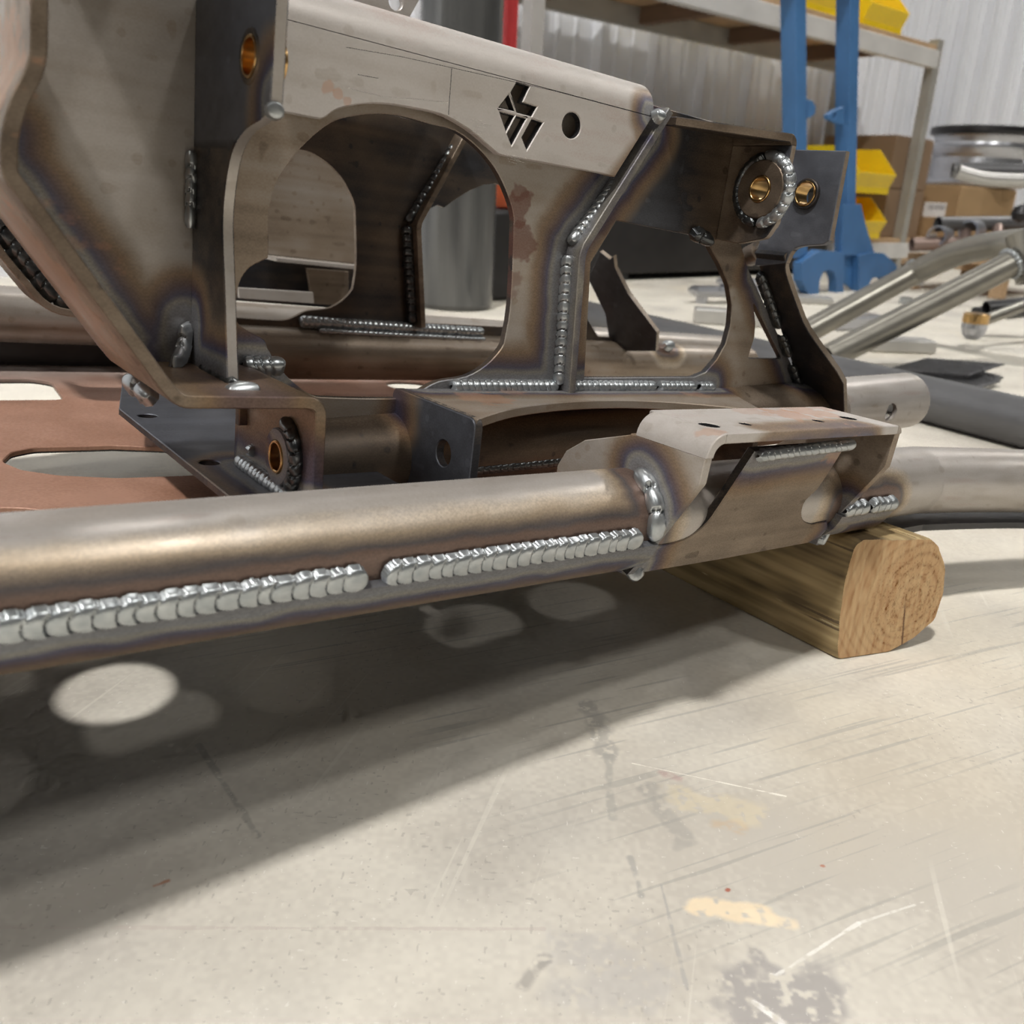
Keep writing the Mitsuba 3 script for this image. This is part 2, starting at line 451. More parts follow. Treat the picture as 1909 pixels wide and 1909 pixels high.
def tube(path, r, wall=.003, seg=48, step=.02, open_ends=True, first=None, arc=None):
    """A pipe with its wall: outer and inner skin and the rings at its ends. r may vary along the path."""
    p = along(path, step)
    t, a, b = frames(p, first)
    r = np.interp(np.linspace(0, 1, len(p)), np.linspace(0, 1, len(r)), r) if np.ndim(r) else np.full(len(p), float(r))
    ang = np.arange(seg) * 2 * np.pi / seg if arc is None else np.linspace(arc[0], arc[1], seg)
    skin = lambda rr: p[:, None] + rr[:, None, None] * (np.cos(ang)[None, :, None] * a[:, None] + np.sin(ang)[None, :, None] * b[:, None])
    o = skin(r)
    closed = arc is None
    out = [turned(grid(o, closed))]
    if open_ends:
        i = skin(r - wall)
        out.append(grid(i, closed))
        out += [flat_grid(np.stack([i[0], o[0]]), closed), flat_grid(np.stack([o[-1], i[-1]]), closed)]
        if not closed:
            out += [flat_grid(np.stack([o[:, 0], i[:, 0]])), flat_grid(np.stack([i[:, -1], o[:, -1]]))]
    else:
        for e, s in ((0, 1), (-1, -1)):
            c = np.vstack([o[e], p[e]])
            k = np.arange(seg)
            f = np.stack([k, (k + 1) % seg, np.full(seg, seg)], 1)
            out.append(flat(c, f[:, ::-1] if s > 0 else f))
    return join(*out)


def flat_grid(P, close=False):
    v, f, _ = grid(P, close)
    return flat(v, f)


def box(x0, x1, y0, y1, z0, z1, c=.0):
    c = min(c, (x1 - x0) * .45, (y1 - y0) * .45, (z1 - z0) * .45)
    if c <= 0:
        c = 1e-5
    return plate_box(x0, x1, y0, y1, z0, z1, c)


def plate_box(x0, x1, y0, y1, z0, z1, c):
    rect = lambda e: np.array([[x0 + e, y0 + e], [x1 - e, y0 + e], [x1 - e, y1 - e], [x0 + e, y1 - e]])
    lv = [np.c_[rect(c), [z0] * 4], np.c_[rect(0), [z0 + c] * 4], np.c_[rect(0), [z1 - c] * 4], np.c_[rect(c), [z1] * 4]]
    v = np.vstack(lv)
    f = [[0, 2, 1], [0, 3, 2], [12, 13, 14], [12, 14, 15]]
    for k in range(3):
        for j in range(4):
            a, b = k * 4 + j, k * 4 + (j + 1) % 4
            f += [[a, b, b + 4], [a, b + 4, a + 4]]
    return flat(v, f)


def lathe(prof, seg=48, axis_z=True):
    """Profile (radius, z), closed or open, turned about z."""
    p = np.asarray(prof, float)
    ang = np.arange(seg) * 2 * np.pi / seg
    out = []
    for a, b in zip(p, p[1:]):
        P = np.array([[[r * math.cos(t), r * math.sin(t), z] for t in ang] for r, z in (a, b)])
        m = grid(P, True)
        d = b - a
        out.append(m if True else m)
    return join(*out)


def put(key, m, bsdf, uv=None):
    path = meshkit.write_ply((m[0], m[1]), False, uv, None, normals=m[2])
    scene[key] = {'type': 'ply', 'filename': path, 'face_normals': False, 'bsdf': {'type': 'ref', 'id': 'm_' + bsdf}}


def numbered(key):
    if key not in scene and key not in labels and not any(k.startswith(key + '__') for k in scene) and key not in waiting:
        return key
    k = 1
    while f'{key}_{k:03d}' in scene or f'{key}_{k:03d}' in labels or any(q.startswith(f'{key}_{k:03d}__') for q in scene) or f'{key}_{k:03d}' in waiting:
        k += 1
    return f'{key}_{k:03d}'


waiting = {}


def thing(name, label, cat, group=None, **kw):
    key = numbered(name)
    labels[key] = {'label': label, 'category': cat, **({'group': group} if group else {}), **kw}
    return key


def part(holder, name, m, bsdf, label=None):
    key = numbered(holder + '__' + name)
    put(key, m, bsdf)
    if label:
        labels[key] = {'label': label}
    return key


def single(name, m, bsdf, label, cat, group=None):
    key = thing(name, label, cat, group)
    put(key, m, bsdf)
    return key


def struct(name, m, bsdf):
    put(name, m, bsdf); labels[name] = {'kind': 'structure'}


# --- parts of the welded frame wait until every weld is known, then take their heat tint from the distance to it
WELD_PTS = []
MAROON, ORANGE = (.16, .07, .052), (.42, .215, .125)


def steel(name, m, tone=.6, bsdf='steel', holder='buggy_frame', rust=(), label=None, heat=.72, cut=None, face=None, cutdir=None):
    key = numbered(holder + '__' + name)
    waiting[key] = (m, tone, bsdf, rust, heat, cut, face, cutdir)
    if label:
        labels[key] = {'label': label}
    return key


def finish_steel():
    tree = cKDTree(np.vstack(WELD_PTS))
    for key, (m, tone, bsdf, rust, heat, cut, face, cutdir) in waiting.items():
        if bsdf not in ('steel', 'rail', 'sheet'):
            put(key, m, bsdf); continue
        d = np.minimum(tree.query(m[0], distance_upper_bound=.09)[0], .09) - .0035
        d = np.maximum(d, 0) / heat if heat > 0 else np.full(len(d), .09)
        y = np.full(len(d), tone, float) if not callable(tone) else tone(uvw(m[0]))
        for c, r, k in rust:
            RUST.append((c, r, k, MAROON if key.endswith('side_plate') else ORANGE))
        if cut is not None:                              # torch-cut edges: the walls across the plate, dark with scale
            wall = np.abs(m[2] @ (np.asarray(face, float) @ AX)) < .3
            if cutdir is not None: wall &= (m[2] @ (np.asarray(cutdir, float) @ AX)) > .35
            y = np.where(wall, cut, y); d = np.where(wall, .09, d)
        put(key, m, bsdf, np.c_[d, y])


def weld(path, n, w=.008, h=.003, pitch=.0055, bsdf='weld', holder='buggy_frame', amp=.30, heat=True, rows=17, per=9):
    """A stack-of-coins bead along a path (frame axes u, v, w); n: the way it bulges (frame axes, one or one per point)."""
    p = np.asarray(path, float)
    nn = np.broadcast_to(np.asarray(n, float), p.shape)
    seg = np.linalg.norm(np.diff(p, axis=0), axis=1)
    s0 = np.r_[0, np.cumsum(seg)]
    L = s0[-1]
    k = max(2, int(L / pitch * per))
    s = np.linspace(0, L, k)
    P = np.stack([np.interp(s, s0, p[:, i]) for i in range(3)], 1)
    N = np.stack([np.interp(s, s0, nn[:, i]) for i in range(3)], 1)
    if heat:
        WELD_PTS.append(xyz(P[::3]))
    t = np.gradient(P, axis=0); t /= np.linalg.norm(t, axis=1, keepdims=True) + 1e-12
    N -= t * (N * t).sum(1, keepdims=True); N /= np.linalg.norm(N, axis=1, keepdims=True)
    B = np.cross(t, N)
    y = np.linspace(-1.08, 1.08, rows)
    ln0 = min(pitch * .92, L * .49)
    n = max(1, int(round((L - 2 * ln0) / pitch)) + 1)
    c = np.linspace(ln0, L - ln0, n) + (rng.uniform(-.13, .13, n) * pitch if n > 2 else 0)
    bw, ln = 1 + rng.uniform(-.07, .07, n), ln0 * (1 + rng.uniform(-.08, .08, n))
    H = np.full((k, rows), -.0014)
    for q in range(n):                                    # each puddle lies over the one before it
        r2 = ((s[:, None] - c[q]) / ln[q]) ** 2 + (y[None] / bw[q]) ** 2
        crown = np.clip(1 - np.abs(y[None] / 1.08) ** 2.3, 0, 1) ** .75
        dome = h * ((1 - amp) * crown * np.clip((1 - r2) * 6, 0, 1) ** .5 + amp * 1.4 * np.sqrt(np.clip(1 - r2, 0, 1)))
        H = np.where(r2 < 1, dome, H)
    X = P[:, None] + B[:, None] * (np.broadcast_to(y, H.shape) * w / 2)[..., None] + N[:, None] * H[..., None]
    m = grid(xyz(X.reshape(-1, 3)).reshape(X.shape))
    m = m[0], m[1][(H.ravel()[m[1]] > -.001).any(1)], m[2]
    key = numbered(holder + '__weld_bead')
    put(key, m if ((m[2] * (N @ AX)[:, None].repeat(rows, 1).reshape(-1, 3)).sum() > 0) else turned(m), bsdf)
    return key


def tack(q, n, r=(.006, .004, .003), bsdf='weld', t=(1, 0, 0)):
    """A short blob of weld."""
    t = np.asarray(t, float); L = r[0] * .8
    return weld([np.asarray(q) - t * L * 1.3, np.asarray(q), np.asarray(q) + t * L * 1.3], n, w=r[1] * 2, h=r[2], pitch=r[0] * 1.3, per=16, bsdf=bsdf, amp=.2)


def v_plate(v, poly, t, holes=(), step=.005, cham=.0005):
    """Plate with its front in the plane v, thickness away from the camera's side."""
    m = plate(Polygon(poly, holes) if not isinstance(poly, Polygon) else poly, t, step, cham)
    return move(m, [U, W, -V], xyz((0, v, 0)))


def u_plate(u, poly, t, holes=(), step=.005, cham=.0005):
    """Plate in the plane u, its face towards -u; outline in (v, w)."""
    P = Polygon(poly, holes) if not isinstance(poly, Polygon) else poly
    m = plate(shapely.affinity.scale(P, -1, 1, origin=(0, 0)), t, step, cham)
    return move(m, [-V, W, -U], xyz((u, 0, 0)))


def w_plate(w, poly, t, holes=(), step=.006, cham=.0005):
    m = plate(Polygon(poly, holes) if not isinstance(poly, Polygon) else poly, t, step, cham)
    return move(m, [U, V, W], xyz((0, 0, w)))


def strip(path, t, v0, v1, step=.005, cham=.0005):
    """Flat bar bent along a path in (u, w), lying from v0 (front edge) to v1."""
    return v_plate(v0, LineString(path).buffer(t / 2, cap_style=2, join_style=1, quad_segs=6), v1 - v0, step=step, cham=cham)


import shapely.affinity

# ================================================================== the hall
floor_z = [hall(a, b, 0) for a, b in ((-8, -7), (9, -7), (9, 2.53), (-8, 2.53))]
struct('floor', flat(np.array(floor_z), [[0, 1, 2], [0, 2, 3]]), 'floor')


def hall_box(a0, a1, b0, b1, z0, z1, c=0.):
    return move(box(a0, a1, b0, b1, z0, z1, c), [HA, HB, [0, 0, 1.]], np.zeros(3))


WALL_B = 2.53


def corrugated(a0, a1, z0, z1, pitch=.29):
    """Ribbed sheet: one high rib and two low ones in each pitch."""
    xs, ys = [], []
    a = a0
    while a < a1:
        for x, y in ((0, 0), (.012, .036), (.034, .036), (.048, 0), (.108, 0), (.115, .008), (.130, .008), (.137, 0), (.196, 0), (.203, .008), (.218, .008), (.225, 0)):
            xs.append(a + x); ys.append(y)
        a += pitch
    xs.append(a); ys.append(0)
    xs, ys = np.array(xs), np.array(ys)
    lo = np.array([hall(x, WALL_B - y, z0) for x, y in zip(xs, ys)])
    hi = np.array([hall(x, WALL_B - y, z1) for x, y in zip(xs, ys)])
    return flat_grid(np.stack([lo, hi]))


struct('wall_back', corrugated(-8, 9, 0, 5.6), 'wall')
for name, args in dict(wall_left=(-8.1, -8, -7, 2.53, 0, 5.6), wall_right=(9, 9.1, -7, 2.53, 0, 5.6), wall_front=(-8, 9, -7.1, -7, 0, 5.6), ceiling=(-8.1, 9.1, -7.1, 2.6, 5.6, 5.7)).items():
    struct(name, hall_box(*args), 'hall')
for k, (a, b, z, power) in enumerate(LAMPS):
    key = thing('ceiling_lamp', 'square white high-bay lamp hanging from the workshop ceiling', 'lamp', 'high-bay lamps under the ceiling')
    part(key, 'housing', hall_box(a - .19, a + .19, b - .19, b + .19, z + .012, z + .09, .01), 'lamp_case')
    q = np.array([hall(a + x, b + y, z) for x, y in ((-.17, -.17), (-.17, .17), (.17, .17), (.17, -.17))])
    put(key + '__diffuser', flat(q, [[0, 1, 2], [0, 2, 3]]), 'lamp_case')
    scene[key + '__diffuser']['emitter'] = {'type': 'area', 'radiance': {'type': 'rgb', 'value': [power * x for x in WARM]}}
    part(key, 'chain', move(tube([(0, 0, z + .09), (0, 0, 5.6)], .006, .002, 8), np.eye(3), hall(a, b, 0)), 'lamp_case')

# ================================================================== the welded frame of the buggy
FR = 'buggy_frame'
labels[FR] = {'label': 'bare welded steel buggy frame of bent plates and tubes propped on a timber block', 'category': 'vehicle frame'}
R = .0222
TK = .0048
PF, PB_ = .106, .41                                    # planes of the near and the far side plate
N_ = lambda *a: np.array(a, float) / np.linalg.norm(a)

# --- tubes
rail_end = [uvw(at_depth(x, y, z)) for x, y, z in ((1700, 895, .585), (1800, 895, .607), (1909, 897, .625), (2100, 905, .65), (2400, 930, .68))]
rail = np.vstack([along([(-.2, 0, 0), (.49, 0, 0)], .006)[:, :], curve([rail_end[0] * [1, 0, 0]] + rail_end[1:], 8)])
steel('side_rail', tube(xyz(rail), R, .003, 96, .006), lambda q: .90 + .0 * q[:, 0], 'rail', label='near side rail, straw-coloured bare tube')
def straight(name, q0, q1, r=R, tone=.62, seg=64, step=.008, **kw): return steel(name, tube([xyz(q0), xyz(q1)], r, .003, seg, step), tone, **kw)
# inner lower tube with its drilled stub end
T2a, T2b = np.array([.126, .1085, .001]), np.array([.684, .1035, .0305])
straight('inner_tube', T2a, T2a + (T2b - T2a) * .82, tone=lambda q: np.interp(q[:, 0], [.1, .2, .45, .5, .56, .6], [.2, .22, .22, .42, .5, .93]), seg=80)
straight('inner_tube', (.21, .415, .008), (.86, .41, .008), tone=.5, bsdf='rail')
straight('side_rail', (-.2, .535, .016), (1.0, .535, .006), tone=.74, bsdf='rail')

# --- near side plate: outline in (u, w)
arch = PV(PF, (940, 640), (952, 570), (958, 436), (957, 396), (944, 355), (923, 313), (892, 276), (850, 244), (802, 231), (752, 217), (702, 212), (661, 216), (628, 224), (598, 242), (561, 276), (534, 311), (514, 345), (504, 379),
          (501, 406), (501, 473), (494, 484), (467, 498), (450, 520), (442, 550), (441, 598), (466, 619), (493, 634), (500, 651), (526, 691), (553, 718), (583, 737), (611, 741), (701, 743), (755, 741), (785, 728), (818, 711), (869, 702), (906, 681), (931, 655))
arch = curve(arch + arch[:1], 3)[:-1]
win = PV(PF, (1150, 411), (1305, 441), (1322, 457), (1343, 494), (1359, 532), (1365, 570), (1362, 607), (1353, 641), (1337, 670), (1316, 694), (1294, 703), (1140, 704), (1090, 704), (1096, 600), (1102, 490))
tri = rounded(PV(PF, (1404, 560), (1409, 602), (1407, 628), (1395, 668), (1458, 669)), .001)
P1_out = [(.018, .2), (.017, .150), (.0135, .127), (.0165, .113), (.060, .052), (.075, .046), (.112, .046), (.1125, .022), (.30, .024), (.58, .030), (.578, .034), (.547, .034), (.489, .087), (.452, .120), (.440, .135), (.425, .142), (.425, .196), (.40, .2)]
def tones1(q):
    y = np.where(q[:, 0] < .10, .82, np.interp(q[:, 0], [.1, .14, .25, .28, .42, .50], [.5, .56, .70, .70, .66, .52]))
    chan = (q[:, 0] > .31) & (q[:, 2] > .128)                       # panel under the top flange: flange shade and blue-black scale put into the tone
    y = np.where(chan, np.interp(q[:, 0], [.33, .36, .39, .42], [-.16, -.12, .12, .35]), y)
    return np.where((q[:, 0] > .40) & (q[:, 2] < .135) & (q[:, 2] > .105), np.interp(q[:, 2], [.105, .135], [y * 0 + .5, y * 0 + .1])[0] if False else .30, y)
rust1 = [(xyz((.2585, PF, .135)), .0085, .8), (xyz((.262, PF, .118)), .0095, .8), (xyz((.259, PF, .097)), .008, .5), (xyz((.2575, PF, .143)), .005, .7)]
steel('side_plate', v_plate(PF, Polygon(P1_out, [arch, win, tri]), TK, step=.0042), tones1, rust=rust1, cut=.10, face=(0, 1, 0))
far_win = PV(PB_, (778, 602), (778, 425), (792, 399), (802, 389), (816, 382), (829, 387), (849, 372), (876, 355), (903, 344), (923, 342), (960, 352), (985, 420), (990, 500), (975, 570), (945, 610))
# far side plate, nearly the same cut, a little further back
sh = .064
far = lambda pts: [(u + sh, .2045 if w == .2 else w) for u, w in pts]
steel('side_plate', v_plate(PB_, Polygon(far(P1_out), [far(arch), far_win, far(tri)]), TK, step=.006), .12, cut=.5, face=(0, 1, 0), label='far side plate')

# --- bent flange bar round the left tower and down over the lower pivot
FV = .034
fl = PV(FV, (74, -60), (73, 120), (32, 196), (17, 262), (18, 325), (40, 352), (304, 712), (330, 745), (590, 752), (597, 765), (595, 960))
flange = np.vstack([bent([fl[0], fl[1], fl[2], fl[3], fl[4], fl[5], fl[6]], .006), bent([fl[6], (np.array(fl[7]) + [.001, -.001]), (.1185, fl[8][1]), (.119, .003)], .006)[1:]])
steel('tower_flange', strip(flange, TK, FV, PF + .012, step=.0045), lambda q: np.where(q[:, 1] < FV + .001, .34, np.where(q[:, 0] < .055, .86, .62)), rust=[(xyz((.03, .08, .085)), .03, .35), (xyz((.012, .07, .14)), .03, .45)])
steel('tower_flange', strip(far([(u, w) for u, w in flange]), TK, PB_ + .006, PB_ + .05, step=.008), .3)
# lower pivot: boss and bushing on the bent-down leg
def ring(c, axis, r0, r1, t, seg=48, cham=.0006):
    """A washer or bush: c centre of its front face, axis the way it looks."""
    m = plate(Polygon(circle((0, 0), r1, seg), [circle((0, 0), r0, seg)]), t, .004, min(cham, (r1 - r0) * .25))
    z = N_(*axis); x = N_(*np.cross([0, 0, 1.] if abs(z[2]) < .9 else [1., 0, 0], z)); y = np.cross(z, x)
    return move(m, np.array([x, y, z]) @ AX, xyz(c))
def ring_weld(c, axis, r, a0, a1, w, h, pitch=.005, bsdf='weld', **kw):
    z = N_(*axis); x = N_(*np.cross([0, 0, 1.], z)); y = np.cross(z, x)
    a = np.linspace(a0, a1, 60)
    return weld([np.array(c) + r * (math.cos(t) * x + math.sin(t) * y) for t in a], [z * .75 + .65 * (math.cos(t) * x + math.sin(t) * y) for t in a], w, h, pitch, bsdf, **kw)
def pivot(c, tone=.35, boss=.0155, bore=.0062, hole=.0085, thick=.006, lab=None):
    hole = bore + .0012
    """Round boss with a bronze bush; c: centre on the tab's face, looking towards -u."""
    c = np.array(c)
    if boss:
        steel('pivot_boss', ring(c - [thick, 0, 0], (-1, 0, 0), hole, boss, thick + .001), tone)
    steel('bushing', ring(c - [thick + .0006, 0, 0], (-1, 0, 0), bore, hole + .0002, thick + .012), bsdf='bronze', label='bronze bush')
LEG_U = .1166
c = (LEG_U, *PU(LEG_U, (531, 851))[0])
steel('pivot_plate', u_plate(LEG_U, Polygon([(FV + .004, .001), (.122, .001), (.122, .043), (FV + .004, .043)], [circle(c[1:], .0075)]), .002), .16)
pivot(c, .3, .0125, .0058, .0076, .004)
ring_weld((LEG_U - .0015, c[1] - .001, c[2] + .001), (-1, 0, 0), .0145, -1.0, 1.6, .007, .003, bsdf='weld_dark')
# tower tab with the upper bush
TU = .0900
tab = PU(TU, (516, -60), (513, 0), (503, 188), (497, 206), (483, 223), (457, 240), (440, 262), (429, 290), (421, 330), (415, 385), (414, 440), (418, 540), (421, 637), (424, 722))
tab = np.vstack([curve(tab, 3), [(.106, tab[-1][1] - .004), (.106, tab[0][1])]])
bc = PU(TU, (465, 105))[0]
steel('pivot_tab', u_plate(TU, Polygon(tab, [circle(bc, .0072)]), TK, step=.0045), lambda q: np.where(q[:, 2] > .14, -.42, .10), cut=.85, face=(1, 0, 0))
steel('bush_housing', ring((TU - .0004, *bc), (-1, 0, 0), .0071, .0095, .010), .05)
steel('bushing', ring((TU - .0006, *bc), (-1, 0, 0), .0060, .0071, .012), bsdf='bronze', label='bronze bush')

# --- cap: front skin with the cut-out emblem, rolled over into the top plate
CV = .0945
cap_low = PV(CV, (518, 207), (598, 222), (606, 219), (628, 204), (668, 195), (708, 193), (752, 198), (819, 212), (856, 230), (886, 250), (910, 271), (930, 288), (945, 291), (1120, 323), (1147, 330))
cap_low = cap_low[:2] + list(curve(cap_low[2:12], 3)) + cap_low[12:]
e1, e2 = PV(CV, (1148, 328))[0], PV(CV, (1217, 219))[0]
top_w = .192                                            # where the roll begins
cap_r = [(e1[0] + .0006, e1[1] + .001), (e1[0] + (e2[0] - e1[0]), top_w)]
cap_poly = Polygon([(.112, top_w)] + [(max(u, .112), w) for u, w in cap_low] + cap_r)
E = lambda *px: PV(CV, *[(650 + x / 3.1817, y / 3.1817) for x, y in px])
emblem = [E((998, 488), (1075, 512), (1031, 606), (1118, 634), (1086, 691), (1000, 668), (963, 548)), E((951, 560), (987, 660), (891, 638)),
          E((896, 662), (986, 686), (936, 780)), E((998, 688), (1055, 704), (968, 864), (941, 795)), E((1088, 706), (1154, 728), (1058, 890), (1028, 815))]
cap_hole = circle(PV(CV, (1066, 234))[0], .0062)
cap_front = v_plate(CV, Polygon(cap_poly.exterior.coords, [*emblem, cap_hole]), .0045, step=.0045)
RB = .017
u0, u1 = .112, e2[0]
def roll(u0, u1f, r):
    P = []
    for th in np.linspace(0, np.pi / 2, 14):
        v, w = CV + RB - r * math.cos(th), top_w + r * math.sin(th)
        P.append([xyz((u, v, w)) for u in np.linspace(u0, u1f, 40)])
    return np.array(P)
o, i_ = roll(u0, u1, RB), roll(u0, u1, RB - .0045)
def fixed(m, away): return m if (m[2] * (m[0] - away)).sum() > 0 else turned(m)
axis_pt = xyz(((u0 + u1) / 2, CV + RB, top_w))
cap_roll = join(fixed(grid(o), axis_pt), turned(fixed(grid(i_), axis_pt)), flat_grid(np.stack([o[:, -1], i_[:, -1]])), flat_grid(np.stack([i_[:, 0], o[:, 0]])))
cap_top = w_plate(top_w + RB, [(u0, CV + RB), (u1, CV + RB), (u1 + .05, .405), (u0 - .05, .405)], .0045)
steel('cap', join(cap_front, cap_roll, cap_top), .97, 'sheet', heat=.45, label='pale bent cap plate with a cut-out geometric emblem and a round hole', rust=[(xyz((.142, CV, .171)), .0028, .5), (xyz((.147, CV, .1685)), .0026, .5), (xyz((.151, CV, .167)), .0022, .45)])
for k_, e_ in enumerate([*emblem, cap_hole]):
    P_ = Polygon(e_).buffer(0)
    steel('cut_edge', v_plate(CV + .0006, Polygon(P_.buffer(.00004, join_style=2).exterior.coords, [P_.buffer(-.0003, join_style=2).exterior.coords]), .0036, step=.004, cham=0), bsdf='black')
def mark(path, wd, bsdf, v=CV):
    steel('scribed_line' if bsdf == 'mark' else 'scratch', v_plate(v - .00006, LineString(path).buffer(wd / 2, cap_style=2), .00012, step=.05, cham=0), bsdf=bsdf)
mark(PV(CV, (842, 128), (836, 214)), .0003, 'mark')
mark(PV(CV, (645, 88), (750, 106), (850, 128), (1040, 171), (1212, 217)), .00022, 'mark')
mark(PV(CV, (648, 164), (680, 172), (720, 181), (770, 184), (835, 191)), .00022, 'scratch')
mark(PV(CV, (667, 139), (705, 146)), .0002, 'mark')
for k in range(9):
    x, y = 876 + rng.uniform(0, 26), 222 + k * 3.2
    mark(PV(CV, (x, y), (x + rng.uniform(10, 24), y + 3)), .00014, 'scratch')
for k in range(7):
    x, y = 930 + rng.uniform(0, 30), 287 + k * 2.2
    mark(PV(CV, (x, y), (x + rng.uniform(14, 34), y + 5)), .00014, 'scratch')

# --- gusset bar right of the arch
GV = .0935
g = PV(GV, (1252, 206), (1092, 455), (1083, 480), (1067, 738))
steel('gusset', strip(bent([g[0], (np.array(g[1]) + g[2]) / 2, g[3]], .006), TK, GV, PF, step=.004), .45)
far_g = [(.33 + .064 + .018, .2), (.298 + .074, .122), (.312 + .074, .036)]
steel('gusset', strip(bent(far_g, .006), TK, PB_ - .016, PB_, step=.008), .28)

# --- upper right: top flange rolled into the outer tab, second tab, inclined leg
TB = .42
fa, fb = np.array([*PV(.094, (1262, 217))[0]]), PU(TB - .006, (1478, 249))[0]
q0, q1 = np.array([fa[0], .094, fa[1]]), np.array([TB - .006, fb[0], fb[1]])
q2, q3 = np.array([TB - .006, PF, fb[1] + .001]), np.array([fa[0] + .004, PF, fa[1] + .001])
def slab(q, t):
    """A thin four-cornered plate between frame points (top face), thickness downwards."""
    q = np.array(q); n = N_(*np.cross(q[1] - q[0], q[3] - q[0])); n = n if n[2] > 0 else -n
    x = N_(*(q[1] - q[0])); y = np.cross(n, x)
    loc = [((p - q[0]) @ x, (p - q[0]) @ y) for p in q]
    return move(plate(Polygon(loc), t, .005, .0005), np.array([x, y, n]) @ AX, xyz(q[0]))
steel('top_flange', slab([q0, q1, q2, q3], TK), .10, heat=0, cut=.3, face=(0, 0, 1))
vn, wt = fb[0], fb[1]
rl = [(TB - .006 + .006 * math.sin(t), wt - .006 + .006 * math.cos(t)) for t in np.linspace(0, np.pi / 2, 9)]
rl_in = [(TB - .006 + .0012 * math.sin(t), wt - .006 + .0012 * math.cos(t)) for t in np.linspace(np.pi / 2, 0, 5)]
steel('top_flange', v_plate(vn, Polygon(rl + rl_in), PF - vn, step=.004), .30, heat=0)
t1 = PU(TB - TK, (1507, 283), (1476, 432), (1470, 440), (1462, 444), (1375, 454), (1345, 452))
b1 = PU(TB - TK, (1424, 354))[0]
tab1 = rounded([(PF, wt - .006), (vn, wt - .006), (vn + .0005, t1[1][1] + .004), (vn + .006, t1[3][1] - .001), (t1[4][0], t1[4][1]), (PF, t1[4][1] + .001)], [0, 0, .004, .006, .002, 0])
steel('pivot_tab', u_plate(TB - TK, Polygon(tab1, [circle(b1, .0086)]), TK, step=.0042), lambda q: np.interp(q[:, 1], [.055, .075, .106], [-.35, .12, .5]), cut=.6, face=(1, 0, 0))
pivot((TB - TK, *b1), .30, .0165, .0062, .0086, .004)
ring_weld((TB - TK - .001, *b1), (-1, 0, 0), .0188, -1.5, 1.7, .0075, .0032, pitch=.005, heat=False)
ring_weld((TB - TK - .001, *b1), (-1, 0, 0), .0188, 1.72, 4.75, .0065, .0026, pitch=.005, bsdf='weld_dark', heat=False)
U2 = .458
t2 = PU(U2, (1577, 281), (1546, 448), (1534, 456), (1494, 459), (1476, 468), (1465, 490))
b2 = PU(U2, (1505, 362))[0]
tab2 = np.vstack([[(PF, t2[0][1] + .001), t2[0]], [t2[1]], curve(t2[2:], 3), [(PF, t2[-1][1] - .004)]])
steel('pivot_tab', u_plate(U2, Polygon(tab2, [circle(b2, .0076)]), TK, step=.0042), -.5, cut=.5, face=(1, 0, 0), cutdir=(0, -1, .3), heat=0)
steel('bush_housing', ring((U2 - .0025, *b2), (-1, 0, 0), .0075, .0092, .006), .05)
steel('bushing', ring((U2 - .003, *b2), (-1, 0, 0), .0064, .0075, .012), bsdf='bronze', label='bronze bush')
steel('top_flange', slab([(.430, .094, .1985), (.460, .094, .1985), (.460, PF, .199), (.430, PF, .199)], TK), .55)
rp = rail[rail[:, 0] > .47]
sb = lambda dv, dw: xyz(rp + [0, dv, dw])
steel('skid_bar', join(grid(np.stack([sb(-.0150, -.0262), sb(.016, -.0262)])), turned(grid(np.stack([sb(-.0150, -.0305), sb(.016, -.0305)]))), flat_grid(np.stack([sb(-.0150, -.0262), sb(-.0150, -.0305)]))), bsdf='black')
# inclined leg: plane through the v axis and the direction down to the tube
L0, L1 = np.array([U2, 0, .127]), np.array([.547, 0, .031])
ld = N_(*(L1 - L0)); ln = N_(*np.cross([0, 1, 0], ld)); ln = ln if ln[0] < 0 else -ln
def leg_pt(x, y):
    p = uvw(on_plane(xyz(L0), ln @ AX, x, y)); return (p[1], (p - L0) @ ld)
lp = [leg_pt(*q) for q in ((1465, 490), (1464, 505), (1471, 530), (1486, 572), (1506, 618), (1560, 694), (1572, 716), (1574, 790))]
leg = np.vstack([curve(lp[:6], 3), lp[6:], [(PF, lp[-1][1] + .004), (PF, -.004), (lp[0][0], -.004)]])
m = plate(Polygon(shapely.affinity.scale(Polygon(leg), -1, 1, origin=(0, 0))), TK, .0045, .0005)
x_, y_ = np.array([0, -1., 0]), ld
z_ = np.cross(x_, y_)
if z_ @ ln < 0:
    m = plate(Polygon(leg), TK, .0045, .0005); x_ = -x_; z_ = np.cross(x_, y_)
steel('leg_plate', move(m, np.array([x_, y_, z_]) @ AX, xyz(L0)), .02, heat=0, cut=.5, face=z_, cutdir=(0, -1, 0))
# far leg plate, dark, seen through the window
lf = [(.575, .092), (.63, .022)]
m = [(0, -.012), (-.045, -.03), (-.052, -.005), (-.03, .035), (-.012, .075), (-.012, .09), (.03, .09), (.03, .0)]
F0 = np.array([.585, PB_, .10]); fd = N_(.055, 0, -.08)
fx = np.array([0, 1., 0]); fz = np.cross(fx, fd)
fp = []
for x, y in ((1118, 470), (1136, 484), (1143, 478), (1146, 500), (1170, 548), (1215, 608), (1224, 620), (1222, 655), (1138, 655), (1128, 585), (1096, 520)):
    p = uvw(on_plane(xyz(F0), fz @ AX, x, y)); fp.append(((p - F0) @ fx, (p - F0) @ fd))
steel('leg_plate', move(plate(Polygon(fp).buffer(0), TK, .006, .0005), np.array([fx, fd, fz]) @ AX, xyz(F0)), -.06, heat=0, cut=.6, face=fz)

